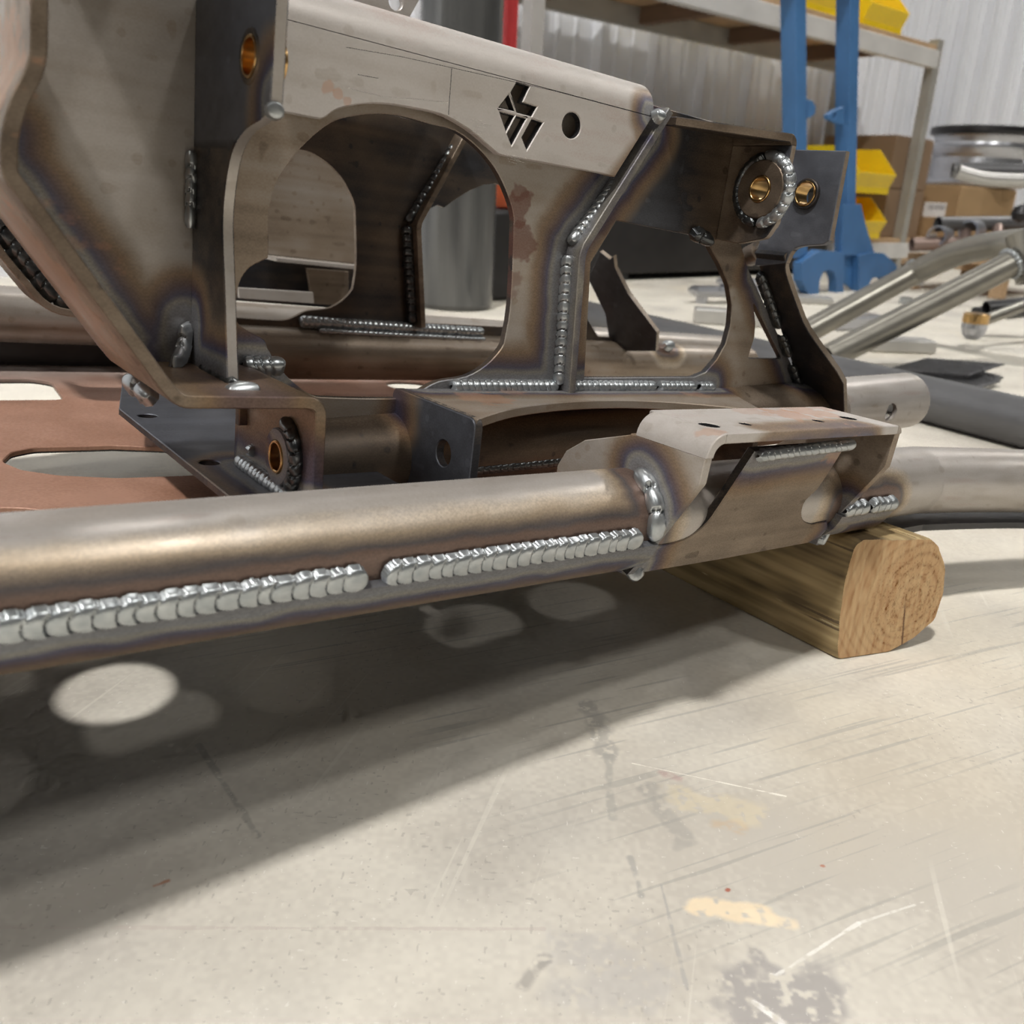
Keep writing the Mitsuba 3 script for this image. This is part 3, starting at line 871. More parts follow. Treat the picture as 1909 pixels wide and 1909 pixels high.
# --- lower brackets in front of the near side plate
hat_w = .0395
front = PW(hat_w, (889, 782), (905, 776), (945, 764), (990, 756), (1060, 749), (1150, 746), (1240, 749), (1330, 756), (1424, 766))
HU = front[0][0]
hat = [(HU, PF)] + [(HU, front[0][1])] + list(curve(front[1:], 3)) + [(.452, PF)]
steel('hat_bracket', w_plate(hat_w, Polygon(hat).buffer(0), TK, step=.0045), .52, rust=[(xyz((.232, .082, hat_w)), .015, .5), (xyz((.262, .096, hat_w)), .008, .35), (xyz((.40, .088, hat_w)), .010, .35)])
hc = PU(HU - .001, (826, 845))[0]
hn = PU(HU - .001, (886, 790), (882, 900))
htab = rounded([(PF + .004, hat_w), (hn[0][0], hat_w), (hn[0][0], -.012), (PF - .012, -.014), (PF + .004, .0)], [.004, .005, .004, .01, .003])
steel('pivot_tab', u_plate(HU - .001, Polygon(htab, [circle(hc, .0064)]), TK, step=.0042), -.30, cut=.03, face=(1, 0, 0))
steel('pivot_tab', u_plate(.436, rounded([(PF + .004, hat_w - TK), (.062, hat_w - TK), (.062, -.012), (PF + .004, -.012)], .003), TK), .25)

# --- plate under the left tower and the floor pan
bp = [(.0935, .05), (.176, .05), (.176, .262), (.125, .335), (.117, .325), (.0925, .236)]
hb = PW(.002, (390, 862), (275, 775))
steel('base_plate', w_plate(.002, Polygon(bp, [circle(hb[0], .0048, 24), circle(hb[1], .0052, 24)]), .004), -.35, cut=.05, face=(0, 0, 1), label='dark grey plate with two bolt holes')
PAN = -.031
slot1 = rounded(PW(PAN, (3, 860), (22, 842), (62, 834), (210, 830), (420, 838), (470, 882), (220, 891), (110, 886), (40, 876)), .012)
slot2 = rounded(PW(PAN, (-120, 706), (60, 706), (96, 712), (121, 745), (-140, 747)), .01)
pan_out = [(-.3, .028), (.61, .028), (.61, .60), (-.3, .615)]
holes = [circle((u, .143), .030, 48) for u in (.018, .195, .372, .53)] + [circle((u, .47), .03, 48) for u in (.25, .43)]
steel('floor_pan', w_plate(PAN, Polygon(pan_out, [slot1, slot2, *holes]), .003, step=.012), bsdf='pan', label='rust-tinted floor pan with slots and round holes')

steel('bounce_blocker', w_plate(PAN - .0031, Polygon(pan_out, [slot1, slot2, *holes]).buffer(-.0006), .0008, step=.02, cham=0), bsdf='black', label='black sheet added under the pan to stop bounced light')  # added black sheet: swallows bounced light so the floor below stays dark
# --- outrigger bracket on the near rail
NB = FR + '__outrigger_bracket'
BU0, BU1, BW, RBN = .262, .412, .047, .011
tw = BW + .0028
side = [(-.0435, BW), (-.0425, .027), (-.0165, -.017), (-.013, -.0285), (.02, -.030), (.052, -.022), (.052, .010), (.047, .019), (.034, .028), (.004, .038), (-.004, BW)]
steel('side_plate', u_plate(BU0, Polygon(side).buffer(.0012).buffer(-.0012).intersection(shapely.box(-1, -1, 1, tw - RBN)), TK, step=.0042), .70, 'sheet', holder=NB)
steel('side_plate', u_plate(BU1, Polygon([(-.0435, BW), (-.0425, .027), (-.0165, -.017), (-.013, -.0285), (.02, -.03), (.03, -.02), (.03, .02), (-.004, BW)]), TK, step=.0042), .5, holder=NB)
ht = PW(tw, (1322, 792), (1390, 790), (1525, 784), (1581, 779))
tpl = PW(tw, (1226, 769), (1556, 760), (1668, 800), (1322, 832))
ztop = [(BU0 + RBN, -.0435), (BU1 + .001, -.0435), (BU1 + .001, .004), (BU0 + RBN, .004)]
steel('top_plate', w_plate(tw, Polygon(ztop, [circle(ht[0], .0050, 24), circle(ht[1], .0032, 24), circle(ht[2], .0032, 24), circle(ht[3], .0048, 24)]), TK, step=.0042), .98, 'sheet', holder=NB, heat=.5, cut=None, face=(0, 0, 1),
      rust=[(xyz((.385, -.008, tw)), .017, .55), (xyz((.36, -.012, tw)), .014, .5), (xyz((.41, .0, tw)), .012, .45), (xyz((.27, -.038, tw)), .006, .45), (xyz((.34, -.004, tw)), .012, .3)])
rl = [(BU0 + RBN - RBN * math.sin(t), tw - RBN + RBN * math.cos(t)) for t in np.linspace(0, np.pi / 2, 14)] + [(BU0 + RBN - (RBN - TK) * math.sin(t), tw - RBN + (RBN - TK) * math.cos(t)) for t in np.linspace(np.pi / 2, 0, 10)]
steel('top_plate', v_plate(-.0437, Polygon(rl).buffer(0), .044, step=.004), .95, 'sheet', holder=NB, heat=.4)
rr = [(BU1 + .001 + .0045 * math.sin(t), tw - .0045 + .0045 * math.cos(t)) for t in np.linspace(0, np.pi / 2, 7)] + [(BU1 + .001, BW - .002)]
steel('top_plate', v_plate(-.0437, Polygon(rr).buffer(0), .044, step=.004), .7, holder=NB, heat=.4)
K0, K1 = np.array([0, -.0375, .0425]), np.array([0, -.0145, -.0295])
kd = N_(*(K0 - K1)); kn = N_(*np.cross([1, 0, 0], kd)); kn = kn if kn[1] < 0 else -kn
def face_pt(x, y):
    p = uvw(on_plane(xyz(K1), kn @ AX, x, y)); return (p[0], (p - K1) @ kd)
fpx = [face_pt(*q) for q in ((1408, 842), (1380, 885), (1340, 945), (1318, 975), (1285, 1001), (1250, 1014), (1218, 1019), (1170, 1073), (1340, 1044), (1505, 1013), (1528, 1002), (1545, 985), (1542, 972), (1514, 978), (1499, 971), (1495, 955), (1502, 934), (1523, 914), (1551, 873), (1577, 830))]
fp = np.vstack([fpx[:2], curve(fpx[2:7], 4), fpx[7:13], curve(fpx[13:18], 4), fpx[18:]])
xk = np.array([1., 0, 0])
mm = plate(Polygon(fp).buffer(0), TK, .0042, .0005)
zk = np.cross(xk, kd)
steel('front_plate', move(mm, np.array([xk, kd, zk if zk @ kn > 0 else zk]) @ AX, xyz(K1)), .36, holder=NB, rust=[(xyz((.375, -.036, .038)), .010, .5)], cut=.06, face=kn)

for c_, r_ in zip(ht, (.0049, .0031, .0031, .0047)):
    steel('bolt_hole', move(tube([(0, 0, -.0046), (0, 0, -.0003)], r_, .0003, 28), AX, xyz((c_[0], c_[1], tw))), bsdf='black', holder=NB)
# --- wear strip wrapped under the near rail
def shell(u0, u1, a0, a1, r, t):
    """Part of a cylinder round the rail, angles from the camera's side (-v) downwards."""
    ang = np.linspace(a0, a1, 40)
    us = np.arange(u0, u1 + .003, .006)
    P = lambda rr: np.array([[xyz((u, -rr * math.cos(a), -rr * math.sin(a))) for a in ang] for u in us])
    o, i = P(r + t), P(r)
    mid = xyz(((u0 + u1) / 2, 0, 0))
    oo = grid(o)
    k = len(o) // 2 * 40 + 20
    oo = oo if oo[2][k] @ (oo[0][k] - mid) > 0 else turned(oo)
    return join(oo, turned((oo[0] * 0 + i.reshape(-1, 3), oo[1], oo[2])), flat_grid(np.stack([o[:, 0], i[:, 0]])), flat_grid(np.stack([i[:, -1], o[:, -1]])), flat_grid(np.stack([i[0], o[0]])), flat_grid(np.stack([o[-1], i[-1]])))
BA = math.radians(15)
steel('wear_strip', shell(-.2, .262, BA, math.radians(165), R + .0002, .0042), -.45)
steel('wear_strip', shell(.41, .4665, BA, math.radians(165), R + .0002, .0042), .5)

# --- welds
rb = R + .0022
def on_rail(u, a, r=rb): return (u, -r * math.cos(a), -r * math.sin(a))
def rail_dir(a): return (0, -math.cos(a), -math.sin(a))
ub = [PU_ for PU_ in (-.06, .1135, .1185, .251)]
for s, e in ((-.2, .1120), (.1175, .252)):
    weld([on_rail(u, BA - .12) for u in np.linspace(s, e, 80)], rail_dir(BA - .1), .0106, .0024, .0062, rows=21, per=16, amp=.42)
weld([on_rail(u, BA - .12) for u in (.4125, .425, .436)], rail_dir(BA - .1), .0095, .0036, .0056, amp=.34)
weld([on_rail(u, BA - .12) for u in (.4385, .452, .4665)], rail_dir(BA - .1), .0095, .0036, .0056, amp=.34)
aa = np.linspace(-1.28, .30, 50)
weld([(BU0 - .0012, -(R + .001) * math.cos(a), -(R + .001) * math.sin(a)) for a in aa], [N_(-.75, -.7 * math.cos(a), -.7 * math.sin(a)) for a in aa], .0105, .0042, .0085, amp=.42)
tack((BU0 - .001, -.0150, -.0245), (-.7, -.7, -.1), (.004, .004, .002), t=(0, .3, 1))
tack((BU1 + .004, -.0145, -.0225), (0, -1, -.2), (.005, .003, .002), t=(.5, 0, 1))
kw0, kw1 = face_pt(1412, 845), face_pt(1590, 826)
weld([K1 + xk * s + kd * y - kn * -.001 for s, y in zip(np.linspace(kw0[0], kw1[0], 20), np.linspace(kw0[1] - .001, kw1[1], 20))], N_(0, -1, .25), .0062, .0018, .0048, amp=.35)
fw = lambda w: PF - .0012
fn = N_(0, -1, .8)
WH = hat_w + .0015
for s, e in ((.226, .2995), (.3075, .380), (.3835, .4175), (.4215, .437)):
    weld([(s, PF - .002, WH), (e, PF - .002, WH)], fn, .0085, .0036, .0042, amp=.26)
bx = PV(PF, (447, 692), (524, 692))
weld([(bx[0][0], PF - .002, .0505), (bx[1][0], PF - .002, .0505)], fn, .0085, .0038, .0045, amp=.3)
for px, r in (((803, 742), .0035), ((791, 755), .0032), ((785, 775), .003)):
    p = meet(*px, 1, PF - .002); tack(p, (-.5, -1, .3), (r * 1.2, r, r * .8))
tack((LEG_U + .001, .098, .012), (-.2, -1, .1), (.004, .003, .002))
st = np.array(flange)
ins = [(u + dx, PF - .002, w + dw) for (u, w), dx, dw in ((fl[1], .0045, 0), (fl[2], .0045, -.001), (fl[3], .005, 0), (fl[4], .005, .0005), (fl[5], .0045, .003), (fl[6], .0045, .004))]
ins = [(u, v, w) for u, v, w in ins]
weld(np.array(ins[2:5] + [tuple(np.array(ins[4]) * .35 + np.array(ins[5]) * .65)]), N_(.6, -1, .2), .008, .004, .0055, amp=.3)
weld(np.array([tuple(np.array(ins[4]) * .3 + np.array(ins[5]) * .7), ins[5]]), N_(.6, -1, .2), .004, .002, .0055, amp=.2, bsdf='weld_dark')
weld([(TU - .001, PF - .002, .137), (TU - .001, PF - .002, .107)], N_(-.8, -1, 0), .0055, .0032, .0055, amp=.25, bsdf='weld', heat=False)
weld(curve([(TU - .003, PF - .003, .069), (TU - .004, PF - .004, .060), (TU - .008, PF - .010, .0535), (TU - .012, PF - .014, .0525)], 6), N_(-.6, -.6, .5), .0058, .0034, .007, amp=.3)
tc = meet(437, 738, 1, .05); tack((TU + .002, .049, .0495), (-.3, -1, .5), (.007, .0045, .003), t=(1, 0, .1))
tack((TU + .001, tab[12][0] if False else PU(TU, (505, 205))[0][0] - .001, PU(TU, (505, 205))[0][1]), (-.3, -1, .2), (.003, .003, .002), t=(0, 0, 1))
weld([(LEG_U - .001, .036, .0035), (LEG_U - .001, .112, .0035)], N_(-1, 0, .8), .0075, .0035, .0042, bsdf='weld', amp=.4)
weld([(TU + .002, .058, .0505), (TU + .002, .095, .0505)], N_(-1, 0, .8), .006, .0025, .0045, bsdf='weld_dark', amp=.35)
gb = [(u - .0034, GV + .009, w) for u, w in bent([g[0], (np.array(g[1]) + g[2]) / 2, g[3]], .006)]
weld(along(np.array(gb)[[0, 3]] * [1, 1, 1] + [[.002, 0, -.012], [.0, 0, .002]], .004), N_(-1, -1, 0), .0075, .0035, .0042, amp=.3)
weld(along(np.array([np.array(gb[4]) + [0, 0, -.002], np.array(gb[-1]) + [0, 0, .004]]), .004), N_(-1, -1, 0), .0075, .0035, .0048, amp=.3)
tack((e2[0] + .002, CV - .002, e2[1] + .001), (0, -1, .5), (.004, .0038, .003), t=(1, 0, -.1))
for k, (w0, w1) in enumerate(((.118, .083), (.079, .063), (.058, .036))):
    un = lambda w: np.interp(-w, [-.127, -.031], [U2, .547]) - .004
    weld([(un(w0), PF - .002, w0), (un(w1), PF - .002, w1)], N_(-.7, -1, .1), .007, .003, .006, bsdf='weld_dark', amp=.25)
weld([(TB - .03, PF - .002, .1365), (TB - .012, PF - .003, .1330)], N_(0, -1, -.5), .009, .0045, .007, bsdf='weld_dark', amp=.35, heat=False)
# far plate welds on its tube
weld([(.275, PB_ - .003, .035), (.46, PB_ - .003, .033)], N_(0, -1, .7), .010, .004, .005, bsdf='weld', amp=.35, heat=False)
weld([(.29, PB_ - .008, .0285), (.46, PB_ - .008, .027)], N_(0, -1, .5), .005, .002, .005, bsdf='weld', amp=.35, heat=False)
weld([(far_g[1][0] - .004, PB_ - .004, far_g[1][1] - .002), (far_g[2][0] - .004, PB_ - .004, far_g[2][1] + .003)], N_(-1, -1, 0), .011, .005, .006, bsdf='weld_dark', amp=.3, heat=False)
weld([(far_g[0][0] - .004, PB_ - .004, far_g[0][1] - .01), (far_g[1][0] - .004, PB_ - .004, far_g[1][1] + .001)], N_(-1, -1, 0), .009, .004, .006, bsdf='weld_dark', amp=.3, heat=False)
weld(far([(u + .004, w + .004) for u, w in ()]) if False else [(u + sh + .005, PB_ + .004, w + .004) for u, w in (fl[4], fl[5], fl[6])], N_(.3, -1, .3), .009, .004, .006, bsdf='weld_dark', heat=False)
tp = meet(1214, 655, 1, PB_); tack((.703, .395, .030), (0, -1, .6), (.007, .006, .004))
# bolt under the outer tab
hexa = [(.0052 * math.cos(a), .0052 * math.sin(a)) for a in np.arange(6) * np.pi / 3]
bo = uvw(at_depth(1427, 463, .66))
bm = plate(Polygon(hexa), .006, .002, .0006)
ax = N_(-.3, -.75, .25); xx = N_(*np.cross([0, 0, 1.], ax)); yy = np.cross(ax, xx)
steel('bolt', join(move(bm, np.array([xx, yy, ax]) @ AX, xyz(bo)), tube([xyz(bo - ax * .004), xyz(bo - ax * .035)], .0032, .001, 20)), bsdf='bolt', label='small hexagon bolt')
steel('bolt_lug', tube([xyz(bo - ax * .0065), xyz(bo - ax * .022)], .0078, .0045, 32), .2)
# pinch of details: drilled hole in the stub end

wl = [meet(238, 707, 1, .122), meet(262, 724, 1, .114), meet(288, 748, 1, .106)]
weld(wl, N_(-.6, -.6, .4), .0095, .004, .006, amp=.35, heat=False)
weld([(.215, .0875, -.002), (.300, .0875, .001)], N_(0, -1, -.2), .006, .002, .004, bsdf='weld_dark', amp=.5, heat=False)

# --- pieces of the frame on the far side and above
far_fl = PV(PB_ - .02, (-80, 330), (-6, 462), (90, 578), (175, 590))
steel('far_flange', strip(bent(far_fl, .012), TK, PB_ - .02, PB_ + .03, step=.008), .42, label='dark bent flange at the far left')
weld([(u + .006, PB_ - .012, w + .006) for u, w in far_fl[:3]], N_(.5, -1, .4), .012, .006, .008, bsdf='weld_dark', heat=False)
weld([(far_fl[2][0] + .004, PB_ - .012, far_fl[2][1] + .007), (far_fl[3][0], PB_ - .012, far_fl[3][1] + .007)], N_(.2, -1, .6), .012, .006, .008, bsdf='weld_dark', heat=False)
fpan = PV(.60, (430, 150), (700, 150), (668, 492), (494, 474), (430, 470))
steel('far_panel', v_plate(.60, Polygon(fpan), .004, step=.01), .56, heat=0, label='pinkish grey outer panel seen through the far arch')
fz = PV(.60, (494, 475), (668, 493))
a_, b_ = np.array([fz[0][0], .60, fz[0][1]]), np.array([fz[1][0], .60, fz[1][1]])
steel('far_panel', slab([a_ + [0, -.03, .0], b_ + [0, -.03, 0], b_ + [0, .0, .0], a_ + [0, .0, .0]], .004), .85, heat=0)
fd_ = PV(.64, (430, 470), (690, 470), (690, 580), (430, 560))
steel('far_panel', v_plate(.64, Polygon(fd_), .004, step=.02), .02, heat=0)
ft = PV(.62, (572, 500), (650, 506), (650, 570), (583, 566))
steel('far_tab', v_plate(.62, Polygon(ft), .004, step=.01), .45, heat=0)
lb = PV(.575, (444, 536), (584, 545), (586, 566), (446, 556))
steel('far_tab', v_plate(.575, Polygon(lb), .004, step=.01), .99, heat=0)
mp = PV(.22, (560, -30), (800, -30), (784, -4), (764, 32), (745, 34), (640, 10))
mh = circle(PV(.22, (738, 3))[0], .0045, 20)
steel('mount_plate', v_plate(.22, Polygon(mp, [mh]), .004, step=.006), .97, heat=0)
steel('upper_tube', tube([xyz((.035, -.02, .232)), xyz((.075, .30, .232))], .026, .003, 48), .12, heat=0)
# drilled stub end of the inner tube, slipped over it
import trimesh, manifold3d
def drilled(c0, c1, r, wall, hole, hd, hr):
    d = c1 - c0; L = np.linalg.norm(d); z = d / L; x = N_(*np.cross(z, [0, 0, 1.])); y = np.cross(z, x)
    cyl = lambda rr, h, n=128: manifold3d.Manifold.cylinder(h, rr, rr, n)
    m = cyl(r, L) - cyl(r - wall, L + .02).translate([0, 0, -.01])
    hp = np.array([x, y, z]) @ (hole - c0); ad = np.array([x, y, z]) @ N_(*hd)
    X = N_(*np.cross(ad, [0, 0, 1.])); Y = np.cross(ad, X)
    tr = np.c_[np.stack([X, Y, ad], 1), hp - ad * .004]
    m = m - cyl(hr, .012, 40).transform(tr.tolist())
    q = m.to_mesh(); t = trimesh.Trimesh(q.vert_properties[:, :3], q.tri_verts, process=True)
    t = trimesh.graph.smooth_shade(t, angle=math.radians(25), facet_minarea=None)
    v, f, n = smooth(np.array(t.vertices), np.array(t.faces))
    return move((v, f, n), [x, y, z], c0)
s0, s1 = xyz(T2a + (T2b - T2a) * .80), xyz(T2b)
hp = at_depth(1657, 768, .70)
ax_ = N_(*(s1 - s0)); foot = s0 + ax_ * ((hp - s0) @ ax_); hd = N_(*(hp - foot))
steel('stub_sleeve', drilled(s0, s1, R + .0008, .0035, foot + hd * R, hd, .0074), .92, 'rail', heat=.4, label='bright drilled tube end')

steel('far_shade_strip', v_plate(.556, [(-.2, -.034), (.62, -.034), (.62, .002), (-.2, .004)], .003, step=.02), bsdf='black', label='black strip standing in for the shadow gap under the far rail')  # added black plate in place of the shade below the far rail

# ================================================================== timber block under the near rail
BLOCK = [(-.012, 0), (.028, 0), (.046, .007), (.060, .019), (.0625, .036), (.059, .055), (.049, .0715), (.042, .0765), (-.010, .0810), (-.016, .0775), (-.0185, .056), (-.0165, .027)]
BLOCK_R = [.004, .01, .01, .01, .02, .02, .006, .004, .004, .008, .02, .02]
WAX = np.array([[math.cos(math.radians(-20)), -math.sin(math.radians(-20)), 0], [math.sin(math.radians(-36)), math.cos(math.radians(-36)), 0], [0, 0, 1.]])
WO = on_floor(1590, 1226)


def wood_axes(p):
    x, y, z = p.x - float(WO[0]), p.y - float(WO[1]), p.z
    s, l = WAX[0], WAX[1]
    d = float(s[0] * l[1] - s[1] * l[0])
    return (x * float(s[1]) * -1 + y * float(s[0])) / d, (x * float(l[1]) - y * float(l[0])) / d, z      # along the log, across, up


scene['m_wood_side'] = two(principled(mikit.proc(wood_side), .7))
scene['m_wood_end'] = two(principled(mikit.proc(wood_end), .8))
prof = rounded(BLOCK, BLOCK_R, 6)
prof = resample(prof, .003)
ln_ = np.linspace(0, .42, 60)
PB3 = lambda y, pr: WO + pr[:, :1] * WAX[0] + y * WAX[1] + pr[:, 1:] * WAX[2]
cen = prof.mean(0)
def rough(y, pr):
    n = meshkit.fbm(np.c_[pr * 90, np.full(len(pr), y * 7)], 3) - .5
    q = cen + (pr - cen) * (1 + n[:, None] * .035)
    q[:, 1] = np.where(pr[:, 1] < .004, pr[:, 1], np.minimum(q[:, 1], pr[:, 1].max()))
    return q
skin = np.array([PB3(y, rough(y, prof) if y > .002 else cen + (rough(y, prof) - cen) * .985) for y in np.r_[0, .0025, ln_[1:]]])
side_m = turned(grid(skin, True))
if (side_m[2] * (side_m[0] - (WO + cen[0] * WAX[0] + .2 * WAX[1] + cen[1] * WAX[2]))).sum() < 0: side_m = turned(side_m)
end_pr = cen + (rough(0, prof) - cen) * .985
em = plate(Polygon(end_pr).buffer(0), .002, .003, 0, back=False)
em_v = em[0].copy(); em_v[:, 2] = 0
bump_n = (meshkit.fbm(np.c_[em_v[:, :2] * 220, em_v[:, 2]], 3) - .5) * .0012
tri_only = np.abs(em[2][:, 2]) > .9
ev = WO + em_v[:, :1] * WAX[0] + (bump_n * 0)[:, None] * WAX[1] + em_v[:, 1:2] * WAX[2]
end_m = (ev, em[1][:, ::-1], np.tile(-N_(*np.cross(WAX[0], [0, 0, 1.])) * -1, (len(ev), 1)))
end_n = np.cross(WAX[0], [0, 0, 1.]); end_n = end_n if end_n @ WAX[1] < 0 else -end_n
end_m = (ev, em[1], np.tile(end_n, (len(ev), 1)))
WB = thing('timber_block', 'short landscaping timber with sawn end grain propping up the near rail', 'timber block')
part(WB, 'log', side_m, 'wood_side')
part(WB, 'end_grain', end_m, 'wood_end')

# ================================================================== things standing behind the frame
def hbox(holder, name, args, bsdf, c=.002): return part(holder, name, hall_box(*args, c), bsdf)
def seg(p, q, r, wall=.003, n=40, step=.05): return tube([p, q], r, wall, n, step)
def solid(p, q, r, n=32): return tube([p, q], r, 0, n, .1, open_ends=False)

# --- storage rack along the back wall
RK = thing('storage_rack', 'grey steel storage rack with wooden decks along the ribbed wall', 'shelf')
SB, SD = 2.017, .42
for a, top in ((1.74, .93), (3.92, .915), (5.75, .10)):
    for b in (SB, SB + SD):
        m = 'white_metal' if a < 2 else 'grey_post'
        k = part(RK, 'post', join(hall_box(a - .022, a + .022, b, b + .004, 0, top, .001), hall_box(a - .022, a - .018, b, b + .04, 0, top, .001)), m)
for a0, a1, z in ((1.74, 3.92, .86), (3.36, 3.92, .105), (3.92, 5.75, .105)):
    k = part(RK, 'beam', hall_box(a0, a1, SB - .002, SB + .03, z - .052, z + .014, .003), 'white_metal')
    part(RK, 'beam', hall_box(a0, a1, SB + SD - .03, SB + SD, z - .052, z + .014, .003), 'grey_post')
    part(RK, 'deck', hall_box(a0 + .002, a1 - .002, SB + .004, SB + SD, z + .0145, z + .032, .001), 'board')
    for a in np.arange(a0 + .3, a1 - .1, .5):
        part(RK, 'cross_bar', hall_box(a, a + .04, SB + .03, SB + SD - .03, z - .04, z + .014, .002), 'under')
for a, b in ((1.74, SB), (1.74, SB + SD)):
    part(RK, 'post_foot', hall_box(a - .04, a + .04, b - .02, b + .06, 0, .006, .001), 'white_metal')

# --- yellow hopper bins
def bin_(a, b, z, label, w=.28, d=.34, h=.165):
    """Open-fronted stacking bin facing the room."""
    key = thing('hopper_bin', label, 'storage bin', 'yellow hopper bins on the rack')
    t = .004
    sidep = [(0, 0), (d, 0), (d, h), (.055, h), (-.035, h * .43), (-.01, .02)]
    def wall(x):                                     # the side's outline stands in (b, z)
        m = plate(Polygon(sidep), t, .05, .0006)
        return move(m, [HB, [0, 0, 1.], HA], hall(x, b, z))
    part(key, 'side', join(wall(a + t), wall(a + w)), 'yellow')
    part(key, 'front_lip', move(plate(Polygon([(0, 0), (w, 0), (w, math.hypot(.025, h * .43 - .02)), (0, math.hypot(.025, h * .43 - .02))]), t, .05, .0006), [HA, N_(*(HB * -.025 + np.array([0, 0, h * .43 - .02]))), np.cross(HA, N_(*(HB * -.025 + np.array([0, 0, h * .43 - .02]))))], hall(a, b - .01, z + .02)), 'yellow')
    part(key, 'body', join(hall_box(a, a + w, b - .01, b + d, z, z + t), hall_box(a, a + w, b + d - t, b + d, z, z + h), hall_box(a, a + w, b - .012, b - .006, z, z + .022)), 'yellow')
DK = .1375
bin_(3.385, SB - .01, DK, 'yellow hopper bin low on the rack deck, under another bin', h=.16)
bin_(3.375, SB - .02, DK + .175, 'yellow hopper bin stacked on the lower bin beside cardboard boxes', h=.17)
TP = .8925
bin_(3.345, SB + .03, TP, 'yellow hopper bin on the top deck, right of the second blue post', h=.17)
bin_(2.895, SB + .03, TP, 'yellow hopper bin on the top deck between the two blue posts', h=.17)
bin_(2.56, SB + .06, TP, 'yellow hopper bin on the top deck left of the blue posts', h=.17)

# --- cartons
def carton(name, args, bsdf, label, tape='card_tan'):
    key = thing(name, label, 'cardboard box')
    a0, a1, b0, b1, z0, z1 = args
    part(key, 'body', hall_box(*args, .004), bsdf)
    part(key, 'flap', hall_box(a0 + .004, a1 - .004, b0 + .004, (b0 + b1) / 2 - .002, z1 + .0005, z1 + .004, .001), bsdf)
    part(key, 'flap', hall_box(a0 + .004, a1 - .004, (b0 + b1) / 2 + .002, b1 - .004, z1 + .0005, z1 + .004, .001), bsdf)
    return key
carton('cardboard_box', (3.80, 4.12, 2.066, 2.40, DK, .335), 'card', 'brown cardboard box on the lower deck behind the rack post, under another box')
carton('cardboard_box', (3.79, 4.12, 2.066, 2.40, .3405, .545), 'card', 'brown cardboard box on top of another, behind the yellow bins')
k = carton('cardboard_box', (4.43, 5.05, 2.05, 2.42, DK, .372), 'card_tan', 'tan cardboard box with a white label, under the wheel rim')
LBL = in_hall_b(1750, 387, 2.2)
lp_ = hall(4.43 - .0012, 2.155, .262)
part(k, 'label', move(box(-.055, .055, -.033, .033, -.0004, .0004), [-HB, [0, 0, 1.], -HA], lp_), 'paper')
bars = [move(box(-.042 + x, -.042 + x + wdt, .0, .022, .0006, .0012), [-HB, [0, 0, 1.], -HA], lp_) for x, wdt in zip(np.cumsum(rng.uniform(.003, .0075, 16)), rng.uniform(.001, .0035, 16))]
part(k, 'printed_bars', join(*bars), 'ink')
dk = thing('dark_crate', 'dark brown steel crate standing on the floor under the rack', 'crate')
part(dk, 'body', hall_box(2.05, 3.33, SB + .01, SB + .40, .022, .31, .004), 'dark')
for a_c in (2.12, 3.2):
    part(dk, 'runner', hall_box(a_c, a_c + .08, SB + .02, SB + .39, 0, .0215, .002), 'black')
part(dk, 'lid', hall_box(2.04, 3.335, SB, SB + .41, .3105, .335, .004), 'dark')

# --- big wheel rim lying on the tan box
RC = in_hall_b(1822, 300, 2.2) * [1, 1, 0] + [0, 0, .378]
pr = [(.225, .0), (.295, .0), (.307, .006), (.308, .018), (.296, .026), (.282, .034), (.276, .06), (.274, .11), (.270, .135), (.285, .152), (.294, .172), (.296, .182), (.286, .192), (.280, .205), (.288, .226), (.300, .236)]
pr2 = [(.300, .236), (.318, .243), (.322, .252), (.320, .272), (.310, .276), (.292, .262), (.262, .235), (.252, .12), (.25, .05), (.225, .04), (.225, .0)]
RM = thing('wheel_rim', 'bare silver truck wheel rim with a black upper lip lying on the tan box', 'wheel rim')
part(RM, 'barrel', move(lathe([(r * .76, z) for r, z in pr], 72), np.eye(3), RC), 'silver')
part(RM, 'upper_lip', move(lathe([(r * .76, z) for r, z in pr2], 72), np.eye(3), RC), 'black', 'black upper lip')
part(RM, 'disc', move(plate(Polygon(circle((0, 0), .190, 64), [circle((0, 0), .07, 40)] + [circle((.12 * math.cos(t), .12 * math.sin(t)), .010, 16) for t in np.arange(10) * math.pi / 5]), .01, .06), np.eye(3), RC + [0, 0, .05]), 'pale_blue')

# --- blue steel stand with two square posts
BL = thing('blue_stand', 'blue painted steel stand with two square posts and arched feet', 'steel stand')
BB = 1.6
def bpt(x, y): return in_hall_b(x, y, BB)
def hollow(p, q, s):
    d = N_(*(q - p)); x = N_(*(HA - d * (HA @ d))); y = np.cross(d, x)
    sq = rounded([(-s, -s), (s, -s), (s, s), (-s, s)], s * .14, 4)
    hole = rounded([(-s * .86, -s * .86), (s * .86, -s * .86), (s * .86, s * .86), (-s * .86, s * .86)], s * .1, 4)
    m = plate(Polygon(sq, [hole]), np.linalg.norm(q - p), .2, .001)
    return move(m, [x, y, d], q)
H1, H2 = bpt(1484, 476), bpt(1574, 474)
part(BL, 'post', hollow(H1, bpt(1478, -45), .0245), 'blue')
part(BL, 'post', hollow(H2, bpt(1581, -45), .0235), 'blue')
part(BL, 'head_beam', hollow(bpt(1440, -75), bpt(1640, -50), .04), 'blue')
